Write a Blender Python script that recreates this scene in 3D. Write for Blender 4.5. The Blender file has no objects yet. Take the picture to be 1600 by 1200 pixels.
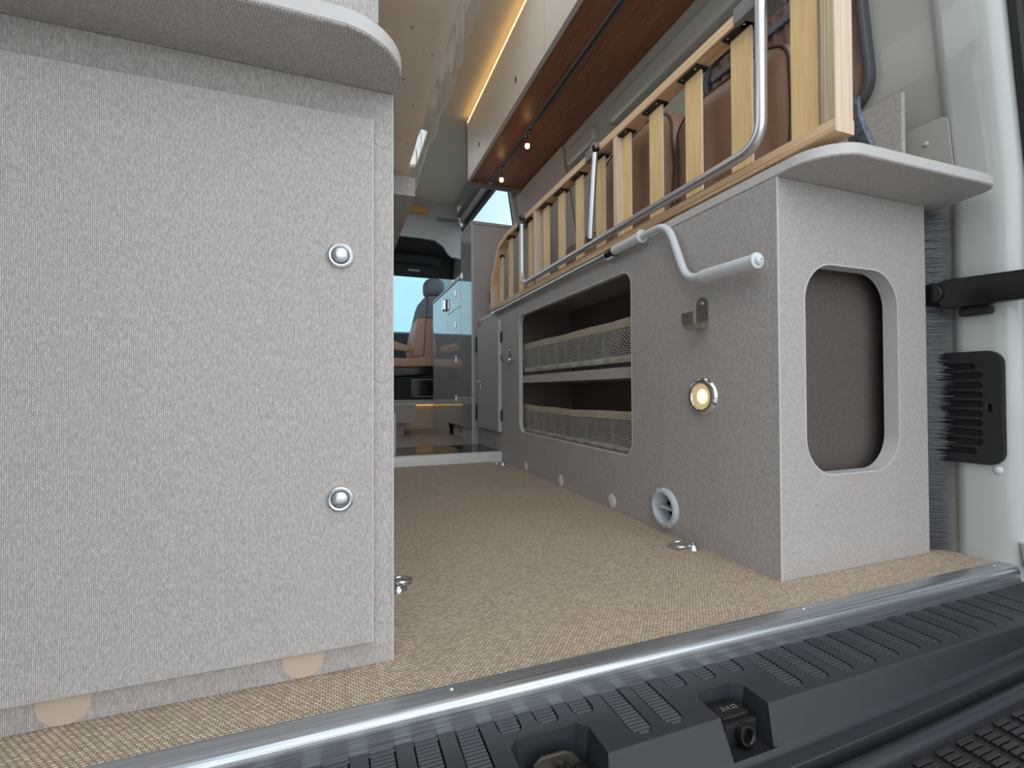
import bpy, bmesh, math, random
from mathutils import Vector, Matrix, noise
random.seed(7)
scene = bpy.context.scene
COL = scene.collection

# ------------------------------------------------------------------ camera
YAW, PITCH, ROLL, CAMH, FPX = math.radians(20.2), math.radians(0.8), math.radians(0.25), 0.387, 731.0
fw = Vector((math.sin(YAW)*math.cos(PITCH), math.cos(YAW)*math.cos(PITCH), math.sin(PITCH)))
rt = Vector((math.cos(YAW), -math.sin(YAW), 0)); up = rt.cross(fw)
r2 = rt*math.cos(ROLL) - up*math.sin(ROLL); u2 = up*math.cos(ROLL) + rt*math.sin(ROLL)
cd = bpy.data.cameras.new('camera'); cam = bpy.data.objects.new('camera', cd); COL.objects.link(cam)
cam.matrix_world = Matrix(((r2.x, u2.x, -fw.x, 0), (r2.y, u2.y, -fw.y, 0), (r2.z, u2.z, -fw.z, CAMH), (0, 0, 0, 1)))
cd.sensor_width = 36.0; cd.lens = FPX/1600*36; cd.clip_start = 0.02; cd.clip_end = 300
scene.camera = cam

# ------------------------------------------------------------------ view, sky
scene.view_settings.view_transform = 'Standard'
scene.view_settings.look = 'None'
scene.view_settings.gamma = 1.0
scene.view_settings.use_curve_mapping = False
scene.view_settings.exposure = 0.45
wd = bpy.data.worlds.new('sky'); scene.world = wd; wd.use_nodes = True
nt = wd.node_tree; nt.nodes.clear()
wo = nt.nodes.new('ShaderNodeOutputWorld'); bg = nt.nodes.new('ShaderNodeBackground')
tc = nt.nodes.new('ShaderNodeTexCoord'); nz = nt.nodes.new('ShaderNodeTexNoise'); rp = nt.nodes.new('ShaderNodeValToRGB')
nz.inputs['Scale'].default_value = 3.2; nz.inputs['Detail'].default_value = 6; nz.inputs['Roughness'].default_value = 0.55
rp.color_ramp.elements[0].position = 0.40; rp.color_ramp.elements[0].color = (0.74, 0.85, 0.95, 1)
rp.color_ramp.elements[1].position = 0.66; rp.color_ramp.elements[1].color = (1.0, 0.98, 0.95, 1)
nt.links.new(tc.outputs['Generated'], nz.inputs['Vector']); nt.links.new(nz.outputs['Fac'], rp.inputs['Fac'])
nt.links.new(rp.outputs['Color'], bg.inputs['Color']); nt.links.new(bg.outputs[0], wo.inputs[0])
bg.inputs['Strength'].default_value = 1.7

# ------------------------------------------------------------------ materials
def newmat(name):
    m = bpy.data.materials.new(name); m.use_nodes = True
    n = m.node_tree.nodes; b = n['Principled BSDF']
    return m, m.node_tree, b
def plain(name, col, rough=0.5, metal=0.0, spec=0.5, bump=0.0, bscale=400, vary=0.0, coat=0.0):
    m, t, b = newmat(name)
    b.inputs['Base Color'].default_value = (*col, 1); b.inputs['Roughness'].default_value = rough
    b.inputs['Metallic'].default_value = metal; b.inputs['Specular IOR Level'].default_value = spec
    b.inputs['Coat Weight'].default_value = coat; b.inputs['Coat Roughness'].default_value = 0.02
    if bump or vary:
        g = t.nodes.new('ShaderNodeNewGeometry'); n = t.nodes.new('ShaderNodeTexNoise')
        n.inputs['Scale'].default_value = bscale; n.inputs['Detail'].default_value = 3
        t.links.new(g.outputs['Position'], n.inputs['Vector'])
        if bump:
            bp = t.nodes.new('ShaderNodeBump'); bp.inputs['Strength'].default_value = bump; bp.inputs['Distance'].default_value = 0.001
            t.links.new(n.outputs['Fac'], bp.inputs['Height']); t.links.new(bp.outputs[0], b.inputs['Normal'])
        if vary:
            r = t.nodes.new('ShaderNodeValToRGB')
            r.color_ramp.elements[0].position = 0.3; r.color_ramp.elements[1].position = 0.7
            r.color_ramp.elements[0].color = (*[c*(1-vary) for c in col], 1); r.color_ramp.elements[1].color = (*[min(1, c*(1+vary)) for c in col], 1)
            t.links.new(n.outputs['Fac'], r.inputs['Fac']); t.links.new(r.outputs[0], b.inputs['Base Color'])
    return m
def streaks(name, dark, light, scales, rough=0.6, detail=2, bump=0.0, lo=0.35, hi=0.65, spec=0.4, second=None):
    """3-D noise stretched by per-axis scales; second = other scales mixed in equally"""
    m, t, b = newmat(name)
    g = t.nodes.new('ShaderNodeNewGeometry')
    outs = []
    for sc in ([scales] + ([second] if second else [])):
        mp = t.nodes.new('ShaderNodeMapping'); mp.inputs['Scale'].default_value = sc
        n = t.nodes.new('ShaderNodeTexNoise'); n.inputs['Scale'].default_value = 1; n.inputs['Detail'].default_value = detail
        t.links.new(g.outputs['Position'], mp.inputs['Vector']); t.links.new(mp.outputs[0], n.inputs['Vector'])
        outs.append(n.outputs['Fac'])
    f = outs[0]
    if second:
        a = t.nodes.new('ShaderNodeMath'); a.operation = 'ADD'; t.links.new(outs[0], a.inputs[0]); t.links.new(outs[1], a.inputs[1])
        h = t.nodes.new('ShaderNodeMath'); h.operation = 'MULTIPLY'; h.inputs[1].default_value = 0.5; t.links.new(a.outputs[0], h.inputs[0]); f = h.outputs[0]
    r = t.nodes.new('ShaderNodeValToRGB')
    r.color_ramp.elements[0].position = lo; r.color_ramp.elements[1].position = hi
    r.color_ramp.elements[0].color = (*dark, 1); r.color_ramp.elements[1].color = (*light, 1)
    t.links.new(f, r.inputs['Fac']); t.links.new(r.outputs[0], b.inputs['Base Color'])
    b.inputs['Roughness'].default_value = rough; b.inputs['Specular IOR Level'].default_value = spec
    if bump:
        bp = t.nodes.new('ShaderNodeBump'); bp.inputs['Strength'].default_value = bump; bp.inputs['Distance'].default_value = 0.001
        t.links.new(f, bp.inputs['Height']); t.links.new(bp.outputs[0], b.inputs['Normal'])
    return m
def emit(name, col, s):
    m = bpy.data.materials.new(name); m.use_nodes = True; t = m.node_tree; t.nodes.clear()
    o = t.nodes.new('ShaderNodeOutputMaterial'); e = t.nodes.new('ShaderNodeEmission')
    e.inputs[0].default_value = (*col, 1); e.inputs[1].default_value = s; t.links.new(e.outputs[0], o.inputs[0]); return m
def glassy(name, tint, gloss=0.08, rough=0.0, diffuse=0.0, bump=0.0, bscale=30, blend=0.25):
    m = bpy.data.materials.new(name); m.use_nodes = True; t = m.node_tree; t.nodes.clear()
    o = t.nodes.new('ShaderNodeOutputMaterial'); tr = t.nodes.new('ShaderNodeBsdfTransparent'); gl = t.nodes.new('ShaderNodeBsdfGlossy')
    tr.inputs[0].default_value = (*tint, 1); gl.inputs['Roughness'].default_value = rough
    mx = t.nodes.new('ShaderNodeMixShader'); lw = t.nodes.new('ShaderNodeLayerWeight'); lw.inputs['Blend'].default_value = blend
    ad = t.nodes.new('ShaderNodeMath'); ad.operation = 'ADD'; ad.inputs[1].default_value = gloss; ad.use_clamp = True
    pw = t.nodes.new('ShaderNodeMath'); pw.operation = 'POWER'; pw.inputs[1].default_value = 4.0
    lw.inputs['Blend'].default_value = 0.5; t.links.new(lw.outputs['Facing'], pw.inputs[0]); ml = t.nodes.new('ShaderNodeMath'); ml.operation = 'MULTIPLY'; ml.inputs[1].default_value = 0.6; t.links.new(pw.outputs[0], ml.inputs[0]); t.links.new(ml.outputs[0], ad.inputs[0]); t.links.new(ad.outputs[0], mx.inputs[0])
    t.links.new(tr.outputs[0], mx.inputs[1]); t.links.new(gl.outputs[0], mx.inputs[2]); last = mx
    if diffuse:
        d = t.nodes.new('ShaderNodeBsdfDiffuse'); d.inputs[0].default_value = (0.8, 0.8, 0.78, 1)
        m2 = t.nodes.new('ShaderNodeMixShader'); m2.inputs[0].default_value = diffuse
        t.links.new(mx.outputs[0], m2.inputs[1]); t.links.new(d.outputs[0], m2.inputs[2]); last = m2
    if bump:
        g = t.nodes.new('ShaderNodeNewGeometry'); n = t.nodes.new('ShaderNodeTexNoise'); n.inputs['Scale'].default_value = bscale
        bp = t.nodes.new('ShaderNodeBump'); bp.inputs['Strength'].default_value = bump; bp.inputs['Distance'].default_value = 0.01
        t.links.new(g.outputs['Position'], n.inputs['Vector']); t.links.new(n.outputs['Fac'], bp.inputs['Height']); t.links.new(bp.outputs[0], gl.inputs['Normal'])
    t.links.new(last.outputs[0], o.inputs[0]); return m

def weave_floor(name):
    m, t, b = newmat(name)
    g = t.nodes.new('ShaderNodeNewGeometry'); br = t.nodes.new('ShaderNodeTexBrick'); mp = t.nodes.new('ShaderNodeMapping')
    mp.inputs['Rotation'].default_value = (0, 0, math.radians(0))
    br.offset = 0.5; br.inputs['Scale'].default_value = 1.0
    br.inputs['Brick Width'].default_value = 0.0068; br.inputs['Row Height'].default_value = 0.0040
    br.inputs['Mortar Size'].default_value = 0.0009; br.inputs['Mortar Smooth'].default_value = 0.6
    br.inputs['Color1'].default_value = (0.88, 0.73, 0.575, 1); br.inputs['Color2'].default_value = (0.56, 0.44, 0.33, 1)
    br.inputs['Mortar'].default_value = (0.21, 0.15, 0.10, 1)
    t.links.new(g.outputs['Position'], mp.inputs[0]); t.links.new(mp.outputs[0], br.inputs['Vector'])
    n = t.nodes.new('ShaderNodeTexNoise'); n.inputs['Scale'].default_value = 260; n.inputs['Detail'].default_value = 2
    t.links.new(g.outputs['Position'], n.inputs['Vector'])
    mx = t.nodes.new('ShaderNodeMixRGB'); mx.blend_type = 'MULTIPLY'; mx.inputs[0].default_value = 0.35
    r = t.nodes.new('ShaderNodeValToRGB'); r.color_ramp.elements[0].position = 0.3; r.color_ramp.elements[0].color = (0.6, 0.57, 0.52, 1)
    r.color_ramp.elements[1].position = 0.62
    t.links.new(n.outputs['Fac'], r.inputs[0]); t.links.new(br.outputs['Color'], mx.inputs[1]); t.links.new(r.outputs[0], mx.inputs[2])
    t.links.new(mx.outputs[0], b.inputs['Base Color']); b.inputs['Roughness'].default_value = 0.62; b.inputs['Specular IOR Level'].default_value = 0.3
    bp = t.nodes.new('ShaderNodeBump'); bp.inputs['Strength'].default_value = 0.5; bp.inputs['Distance'].default_value = 0.0008; bp.invert = True
    t.links.new(br.outputs['Fac'], bp.inputs['Height']); t.links.new(bp.outputs[0], b.inputs['Normal'])
    return m

M = {}
def woven(name, thread, thread2, gap):
    m, t, b = newmat(name)
    g = t.nodes.new('ShaderNodeNewGeometry'); sx = t.nodes.new('ShaderNodeSeparateXYZ'); t.links.new(g.outputs['Position'], sx.inputs[0])
    def add(a, c):
        n = t.nodes.new('ShaderNodeMath'); n.operation = 'ADD'; t.links.new(a, n.inputs[0]); t.links.new(c, n.inputs[1]); return n.outputs[0]
    cx = t.nodes.new('ShaderNodeCombineXYZ')
    t.links.new(add(sx.outputs['Z'], sx.outputs['Y']), cx.inputs['X']); t.links.new(add(sx.outputs['X'], sx.outputs['Y']), cx.inputs['Y'])
    br = t.nodes.new('ShaderNodeTexBrick'); br.offset = 0.5; br.inputs['Scale'].default_value = 1.0
    br.inputs['Brick Width'].default_value = 0.0036; br.inputs['Row Height'].default_value = 0.0019
    br.inputs['Mortar Size'].default_value = 0.00045; br.inputs['Mortar Smooth'].default_value = 0.5
    br.inputs['Color1'].default_value = (*thread, 1); br.inputs['Color2'].default_value = (*thread2, 1); br.inputs['Mortar'].default_value = (*gap, 1)
    t.links.new(cx.outputs[0], br.inputs['Vector'])
    mp = t.nodes.new('ShaderNodeMapping'); mp.inputs['Scale'].default_value = (520, 520, 120)
    n = t.nodes.new('ShaderNodeTexNoise'); n.inputs['Scale'].default_value = 1; n.inputs['Detail'].default_value = 1
    t.links.new(g.outputs['Position'], mp.inputs[0]); t.links.new(mp.outputs[0], n.inputs['Vector'])
    r = t.nodes.new('ShaderNodeValToRGB'); r.color_ramp.elements[0].position = 0.25; r.color_ramp.elements[0].color = (0.72, 0.72, 0.72, 1); r.color_ramp.elements[1].position = 0.7
    mx = t.nodes.new('ShaderNodeMixRGB'); mx.blend_type = 'MULTIPLY'; mx.inputs[0].default_value = 1.0
    t.links.new(n.outputs['Fac'], r.inputs[0]); t.links.new(br.outputs['Color'], mx.inputs[1]); t.links.new(r.outputs[0], mx.inputs[2])
    t.links.new(mx.outputs[0], b.inputs['Base Color']); b.inputs['Roughness'].default_value = 0.55; b.inputs['Specular IOR Level'].default_value = 0.3
    return m
M['lam'] = woven('woven_grey_laminate', (0.77, 0.72, 0.69), (0.58, 0.538, 0.515), (0.32, 0.294, 0.28))
M['lamd'] = woven('pocket_shade_laminate', (0.21, 0.175, 0.16), (0.16, 0.13, 0.118), (0.09, 0.072, 0.065))  # darkened copy of the grey laminate, shade of the pocket put into the colour
M['lami'] = woven('inner_shade_laminate', (0.36, 0.295, 0.265), (0.28, 0.225, 0.20), (0.17, 0.135, 0.12))  # darkened laminate copy, dimness of the open compartment painted in
M['edge'] = plain('pale_edge_band', (0.57, 0.55, 0.54), 0.5)
M['floor'] = weave_floor('beige_woven_floor')
M['alu'] = streaks('brushed_aluminium', (0.36, 0.39, 0.42), (0.62, 0.65, 0.68), (6, 700, 700), 0.31, 2, 0.05)
for nm, rg in (('alu', 0.30),):
    M[nm].node_tree.nodes['Principled BSDF'].inputs['Metallic'].default_value = 0.85
M['satin'] = plain('satin_aluminium', (0.66, 0.68, 0.70), 0.36, 1.0)
M['chrome'] = plain('chrome', (0.75, 0.76, 0.78), 0.07, 1.0)
M['steel'] = plain('brushed_steel', (0.6, 0.6, 0.58), 0.26, 1.0)
M['lock'] = plain('satin_nickel', (0.62, 0.63, 0.65), 0.36, 1.0)
M['blk'] = plain('black_step_plastic', (0.024, 0.029, 0.035), 0.42, 0, 0.5, 0.35, 900)
M['pad'] = plain('ribbed_step_pad', (0.040, 0.046, 0.054), 0.5, 0, 0.5, 0.2, 900)
M['blkd'] = plain('matt_black', (0.008, 0.008, 0.009), 0.6)
M['blkg'] = plain('gloss_black', (0.010, 0.010, 0.011), 0.22)
M['tread'] = plain('bumper_tread', (0.022, 0.023, 0.025), 0.4, 0, 0.5, 0.4, 500)
M['rub'] = plain('black_rubber', (0.012, 0.013, 0.015), 0.55)
M['beech'] = streaks('beech_wood', (0.72, 0.46, 0.26), (0.90, 0.64, 0.41), (60, 4, 220), 0.45, 3, 0.0, 0.35, 0.7)
M['ply'] = streaks('layered_ply_edge', (0.48, 0.28, 0.14), (0.86, 0.60, 0.36), (10, 3, 330), 0.5, 2, 0.05, 0.38, 0.62)
M['slat'] = streaks('birch_slat', (0.80, 0.53, 0.235), (0.92, 0.66, 0.33), (90, 90, 7), 0.42, 3, 0.0, 0.3, 0.7)
M['pale'] = streaks('pale_beech', (0.68, 0.52, 0.38), (0.82, 0.67, 0.52), (150, 150, 6), 0.5, 3, 0.0, 0.3, 0.7)
M['plyv'] = streaks('layered_ply_upright', (0.40, 0.30, 0.17), (0.66, 0.53, 0.34), (20, 420, 4), 0.5, 2, 0.05, 0.35, 0.62)
M['walnut'] = streaks('brown_walnut_foil', (0.20, 0.080, 0.043), (0.38, 0.16, 0.085), (240, 5, 240), 0.38, 4, 0.0, 0.3, 0.7)
M['cream'] = plain('warm_grey_lacquer', (0.82, 0.76, 0.68), 0.35)
M['ceil'] = plain('cream_headliner', (0.72, 0.65, 0.53), 0.8, 0, 0.2, 0.2, 500)
M['paint'] = plain('grey_body_paint', (0.42, 0.42, 0.37), 0.38, 0, 0.5, coat=0.3)
M['paintw'] = plain('light_body_paint', (0.50, 0.525, 0.51), 0.3, 0, 0.5, coat=0.5)
M['leather'] = plain('brown_leather', (0.29, 0.165, 0.105), 0.38, 0, 0.5, 0.3, 300, 0.06)
M['piping'] = plain('dark_brown_piping', (0.07, 0.038, 0.025), 0.4)
M['crank'] = plain('pale_grey_plastic', (0.70, 0.73, 0.75), 0.35)
M['ventp'] = plain('blue_grey_plastic', (0.55, 0.60, 0.64), 0.45)
M['cap'] = plain('beige_cover_cap', (0.58, 0.47, 0.37), 0.55)
M['capg'] = plain('grey_cover_cap', (0.80, 0.75, 0.70), 0.5)
M['gloss'] = plain('grey_gloss_lacquer', (0.34, 0.33, 0.33), 0.04, 0, 0.6, coat=0.5)
M['bristle'] = plain('black_bristle', (0.085, 0.09, 0.105), 0.3)
M['net'] = plain('olive_net_cord', (0.75, 0.73, 0.66), 0.6)
M['nettrim'] = plain('olive_net_binding', (0.42, 0.36, 0.27), 0.65, 0, 0.3, 0.5, 300, 0.1)
M['hem'] = plain('shiny_net_hem', (0.46, 0.45, 0.37), 0.35, 0, 0.6, 0.8, 250, 0.15)
M['fabric'] = plain('mattress_cover', (0.86, 0.76, 0.665), 0.8, 0, 0.2, 0.3, 120, 0.05)
_t = M['fabric'].node_tree; _o = _t.nodes['Material Output']; _b = _t.nodes['Principled BSDF']
_tr = _t.nodes.new('ShaderNodeBsdfTranslucent'); _tr.inputs[0].default_value = (0.85, 0.74, 0.63, 1)
_mx = _t.nodes.new('ShaderNodeMixShader'); _mx.inputs[0].default_value = 0.45
_t.links.new(_b.outputs[0], _mx.inputs[1]); _t.links.new(_tr.outputs[0], _mx.inputs[2]); _t.links.new(_mx.outputs[0], _o.inputs[0])
M['tuft'] = plain('mattress_tuft', (0.30, 0.24, 0.19), 0.9)
M['film'] = glassy('clear_plastic_film', (0.93, 0.92, 0.9), 0.05, 0.16, 0.20, 0.35, 26, 0.06)
M['glass'] = glassy('tinted_glass', (0.25, 0.43, 0.50), 0.03)
M['glassw'] = glassy('window_glass', (0.84, 0.88, 0.90), 0.03)
M['glasst'] = glassy('blue_tinted_window_glass', (0.44, 0.54, 0.60), 0.02)
M['head'] = plain('dark_cab_trim', (0.035, 0.037, 0.04), 0.75)
M['dash'] = plain('dashboard_plastic', (0.06, 0.075, 0.09), 0.55)
M['lightgrey'] = plain('light_grey_trim', (0.52, 0.51, 0.50), 0.6)
M['seatg'] = plain('grey_seat_fabric', (0.24, 0.25, 0.265), 0.85, 0, 0.2, 0.3, 400)
M['seatb'] = plain('tan_seat_leather', (0.56, 0.335, 0.24), 0.5)
M['led'] = emit('warm_led', (1.0, 0.58, 0.20), 3.6)
M['bulb'] = emit('bulb_glow', (1.0, 0.52, 0.20), 16.0)
M['lampglow'] = emit('lamp_core', (1.0, 0.86, 0.55), 9.0)
M['lampdish'] = emit('lamp_dish', (1.0, 0.76, 0.40), 0.42)
M['amber'] = plain('oak_trim', (0.62, 0.34, 0.10), 0.5)
M['grey'] = plain('mid_grey_plastic', (0.20, 0.20, 0.20), 0.5)
M['track'] = plain('anthracite_rail', (0.055, 0.055, 0.058), 0.4)
M['asphalt'] = plain('asphalt', (0.40, 0.385, 0.36), 0.9, 0, 0.3, 0.3, 60, 0.2)
M['felt'] = plain('grey_felt', (0.16, 0.18, 0.21), 0.9, 0, 0.2, 1.0, 120, 0.3)
M['blind'] = streaks('brown_blind', (0.17, 0.10, 0.075), (0.26, 0.165, 0.125), (40, 40, 2), 0.7)
M['txt'] = plain('grey_lettering', (0.22, 0.22, 0.23), 0.6)
M['floor2'] = plain('brown_living_floor', (0.30, 0.235, 0.185), 0.35, 0, 0.5, 0.2, 300, 0.1)

# ------------------------------------------------------------------ helpers
def box(bm, x0, x1, y0, y1, z0, z1, bev=0.0, seg=2):
    vs = [bm.verts.new((x, y, z)) for x in (x0, x1) for y in (y0, y1) for z in (z0, z1)]
    F = [(0, 1, 3, 2), (4, 6, 7, 5), (0, 4, 5, 1), (2, 3, 7, 6), (0, 2, 6, 4), (1, 5, 7, 3)]
    fs = [bm.faces.new([vs[i] for i in f]) for f in F]
    if bev > 0:
        es = list({e for f in fs for e in f.edges})
        bmesh.ops.bevel(bm, geom=es, offset=bev, segments=seg, affect='EDGES', profile=0.5)
def B(*a, **k):
    bm = bmesh.new(); box(bm, *a, **k); return bm
def tube(bm, pts, r, n=12, cap=True):
    pts = [Vector(p) for p in pts]; rings = []; t0 = (pts[1]-pts[0]).normalized()
    ref = Vector((0, 0, 1)) if abs(t0.z) < 0.9 else Vector((1, 0, 0))
    u = t0.cross(ref).normalized()
    for i, p in enumerate(pts):
        t = (pts[min(i+1, len(pts)-1)] - pts[max(i-1, 0)]).normalized()
        u = (u - t*u.dot(t)).normalized(); v = t.cross(u)
        rr = r[i] if isinstance(r, (list, tuple)) else r
        rings.append([bm.verts.new(p + (u*math.cos(a)+v*math.sin(a))*rr) for a in [2*math.pi*k/n for k in range(n)]])
    for a, b in zip(rings, rings[1:]):
        for k in range(n): bm.faces.new((a[k], a[(k+1) % n], b[(k+1) % n], b[k]))
    if cap:
        bm.faces.new(rings[0][::-1]); bm.faces.new(rings[-1])
def T(pts, r, n=12):
    bm = bmesh.new(); tube(bm, pts, r, n); return bm
def fillet(pts, r, seg=6):
    P = [Vector(p) for p in pts]; out = [P[0]]
    for a, b, c in zip(P, P[1:], P[2:]):
        d1, d2 = (a-b), (c-b); q = min(r, d1.length*0.49, d2.length*0.49)
        s, e = b+d1.normalized()*q, b+d2.normalized()*q
        for k in range(seg+1):
            t = k/seg; out.append(s*(1-t)**2 + b*2*t*(1-t) + e*t*t)
    out.append(P[-1]); return out
def lathe(bm, prof, o, ax, n=28, close=False):
    o, ax = Vector(o), Vector(ax).normalized()
    ref = Vector((0, 0, 1)) if abs(ax.z) < 0.9 else Vector((1, 0, 0))
    u = ax.cross(ref).normalized(); v = ax.cross(u); rings = []
    for r, h in prof:
        if r < 1e-6: rings.append([bm.verts.new(o+ax*h)])
        else: rings.append([bm.verts.new(o+ax*h+(u*math.cos(2*math.pi*k/n)+v*math.sin(2*math.pi*k/n))*r) for k in range(n)])
    prs = list(zip(rings, rings[1:])) + ([(rings[-1], rings[0])] if close else [])
    for a, b in prs:
        for k in range(n):
            if len(a) == 1 and len(b) == 1: continue
            if len(a) == 1: bm.faces.new((a[0], b[(k+1) % n], b[k]))
            elif len(b) == 1: bm.faces.new((a[k], a[(k+1) % n], b[0]))
            else: bm.faces.new((a[k], a[(k+1) % n], b[(k+1) % n], b[k]))
def L(prof, o, ax, n=28, close=False):
    bm = bmesh.new(); lathe(bm, prof, o, ax, n, close); return bm
def rrect(a0, a1, b0, b1, r, seg=7):
    rs = r if isinstance(r, (list, tuple)) else (r, r, r, r)   # (a1b0? order: a0b0, a1b0, a1b1, a0b1)
    out = []
    for (ca, cb, rr, st) in ((a0, b0, rs[0], 180), (a1, b0, rs[1], 270), (a1, b1, rs[2], 0), (a0, b1, rs[3], 90)):
        sa = 1 if ca == a0 else -1; sb = 1 if cb == b0 else -1
        if rr <= 0: out.append((ca, cb)); continue
        for k in range(seg+1):
            an = math.radians(st + 90*k/seg); out.append((ca+sa*rr+rr*math.cos(an), cb+sb*rr+rr*math.sin(an)))
    return out
def panel(outer, holes, plane, c0, c1, bev=0.0):
    """flat board with holes; plane X: (a,b)=(y,z); Y: (x,z); Z: (x,y); c0..c1 = extent along the plane's axis"""
    cu = bpy.data.curves.new('outline', 'CURVE'); cu.dimensions = '2D'; cu.fill_mode = 'BOTH'
    for poly in [outer]+list(holes):
        s = cu.splines.new('POLY'); s.points.add(len(poly)-1); s.use_cyclic_u = True
        for p, q in zip(s.points, poly): p.co = (q[0], q[1], 0, 1)
    cu.extrude = max(abs(c1-c0)/2-bev, 1e-5)
    if bev: cu.bevel_depth = bev; cu.bevel_resolution = 1; cu.offset = -bev
    ob = bpy.data.objects.new('outline', cu); COL.objects.link(ob)
    me = bpy.data.meshes.new_from_object(ob)
    bpy.data.objects.remove(ob); bpy.data.curves.remove(cu)
    c = (c0+c1)/2
    MX = {'X': Matrix(((0, 0, 1, c), (1, 0, 0, 0), (0, 1, 0, 0), (0, 0, 0, 1))),
          'Y': Matrix(((1, 0, 0, 0), (0, 0, -1, c), (0, 1, 0, 0), (0, 0, 0, 1))),
          'Z': Matrix(((1, 0, 0, 0), (0, 1, 0, 0), (0, 0, 1, c), (0, 0, 0, 1)))}[plane]
    bm = bmesh.new(); bm.from_mesh(me); bpy.data.meshes.remove(me)
    bmesh.ops.remove_doubles(bm, verts=bm.verts, dist=1e-6)
    bm.transform(MX); return bm
def sweepx(prof, xs, off=lambda x: 0.0, closed=False):
    """profile of (y,z) carried along x; off(x) shifts y"""
    bm = bmesh.new(); rows = [[bm.verts.new((x, y+off(x), z)) for y, z in prof] for x in xs]
    m = len(prof)
    for a, b in zip(rows, rows[1:]):
        for k in range(m if closed else m-1): bm.faces.new((a[k], b[k], b[(k+1) % m], a[(k+1) % m]))
    if closed: bm.faces.new(rows[0]); bm.faces.new(rows[-1][::-1])
    return bm
def pillow(c, half, p=3.2, nu=36, nv=20, wob=0.0):
    """soft rounded block (superellipsoid)"""
    bm = bmesh.new(); f = lambda t, e: math.copysign(abs(t)**e, t); e = 2/p; rows = []
    for i in range(nv+1):
        ph = -math.pi/2+math.pi*i/nv; row = []
        for j in range(nu):
            th = 2*math.pi*j/nu
            v = Vector((f(math.cos(ph), e)*f(math.cos(th), e)*half[0], f(math.cos(ph), e)*f(math.sin(th), e)*half[1], f(math.sin(ph), e)*half[2]))
            v += Vector(c)
            if wob: v += noise.noise_vector(v*9)*wob
            row.append(bm.verts.new(v))
        rows.append(row)
    for a, b in zip(rows, rows[1:]):
        for j in range(nu): bm.faces.new((a[j], a[(j+1) % nu], b[(j+1) % nu], b[j]))
    bmesh.ops.remove_doubles(bm, verts=bm.verts, dist=1e-5)
    return bm

WORLD = {}
def wloc(o): return WORLD[o.name]
def obj(name, bm, mat, parent=None, label=None, cat=None, group=None, kind=None, smooth=35):
    if bm.faces: bmesh.ops.recalc_face_normals(bm, faces=bm.faces)
    if parent is not None: org = wloc(parent)
    else:
        xs = [v.co.x for v in bm.verts]; ys = [v.co.y for v in bm.verts]; zs = [v.co.z for v in bm.verts]
        org = Vector(((min(xs)+max(xs))/2, (min(ys)+max(ys))/2, min(zs)))
    bm.transform(Matrix.Translation(-org))
    me = bpy.data.meshes.new(name); bm.to_mesh(me); bm.free()
    me.materials.append(M[mat] if isinstance(mat, str) else mat)
    if smooth:
        me.polygons.foreach_set('use_smooth', [True]*len(me.polygons)); me.set_sharp_from_angle(angle=math.radians(smooth))
    o = bpy.data.objects.new(name, me); COL.objects.link(o)
    if smooth and len(me.polygons) < 20000:
        wn = o.modifiers.new('weighted_normal', 'WEIGHTED_NORMAL'); wn.keep_sharp = True
    if parent is not None: o.parent = parent
    else: o.location = org
    WORLD[o.name] = org
    for k, v in (('label', label), ('category', cat), ('group', group), ('kind', kind)):
        if v: o[k] = v
    return o
def thing(name, label, cat, loc, group=None):
    o = bpy.data.objects.new(name, None); COL.objects.link(o); o.location = loc; o.empty_display_size = 0.05
    o['label'] = label; o['category'] = cat
    if group: o['group'] = group
    WORLD[o.name] = Vector(loc); return o
def struct(name, bm, mat, label, parent=None, smooth=35):
    return obj(name, bm, mat, parent, label, kind='structure', smooth=smooth)
def inst(src, dloc, parent):
    """another piece sharing mesh data, moved by dloc"""
    o = src.copy(); COL.objects.link(o); o.parent = parent; o.location = src.location + Vector(dloc); return o
def quads(Q):
    bm = bmesh.new()
    for q in Q: bm.faces.new([bm.verts.new(p) for p in q])
    bmesh.ops.remove_doubles(bm, verts=bm.verts, dist=1e-5); return bm

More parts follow.
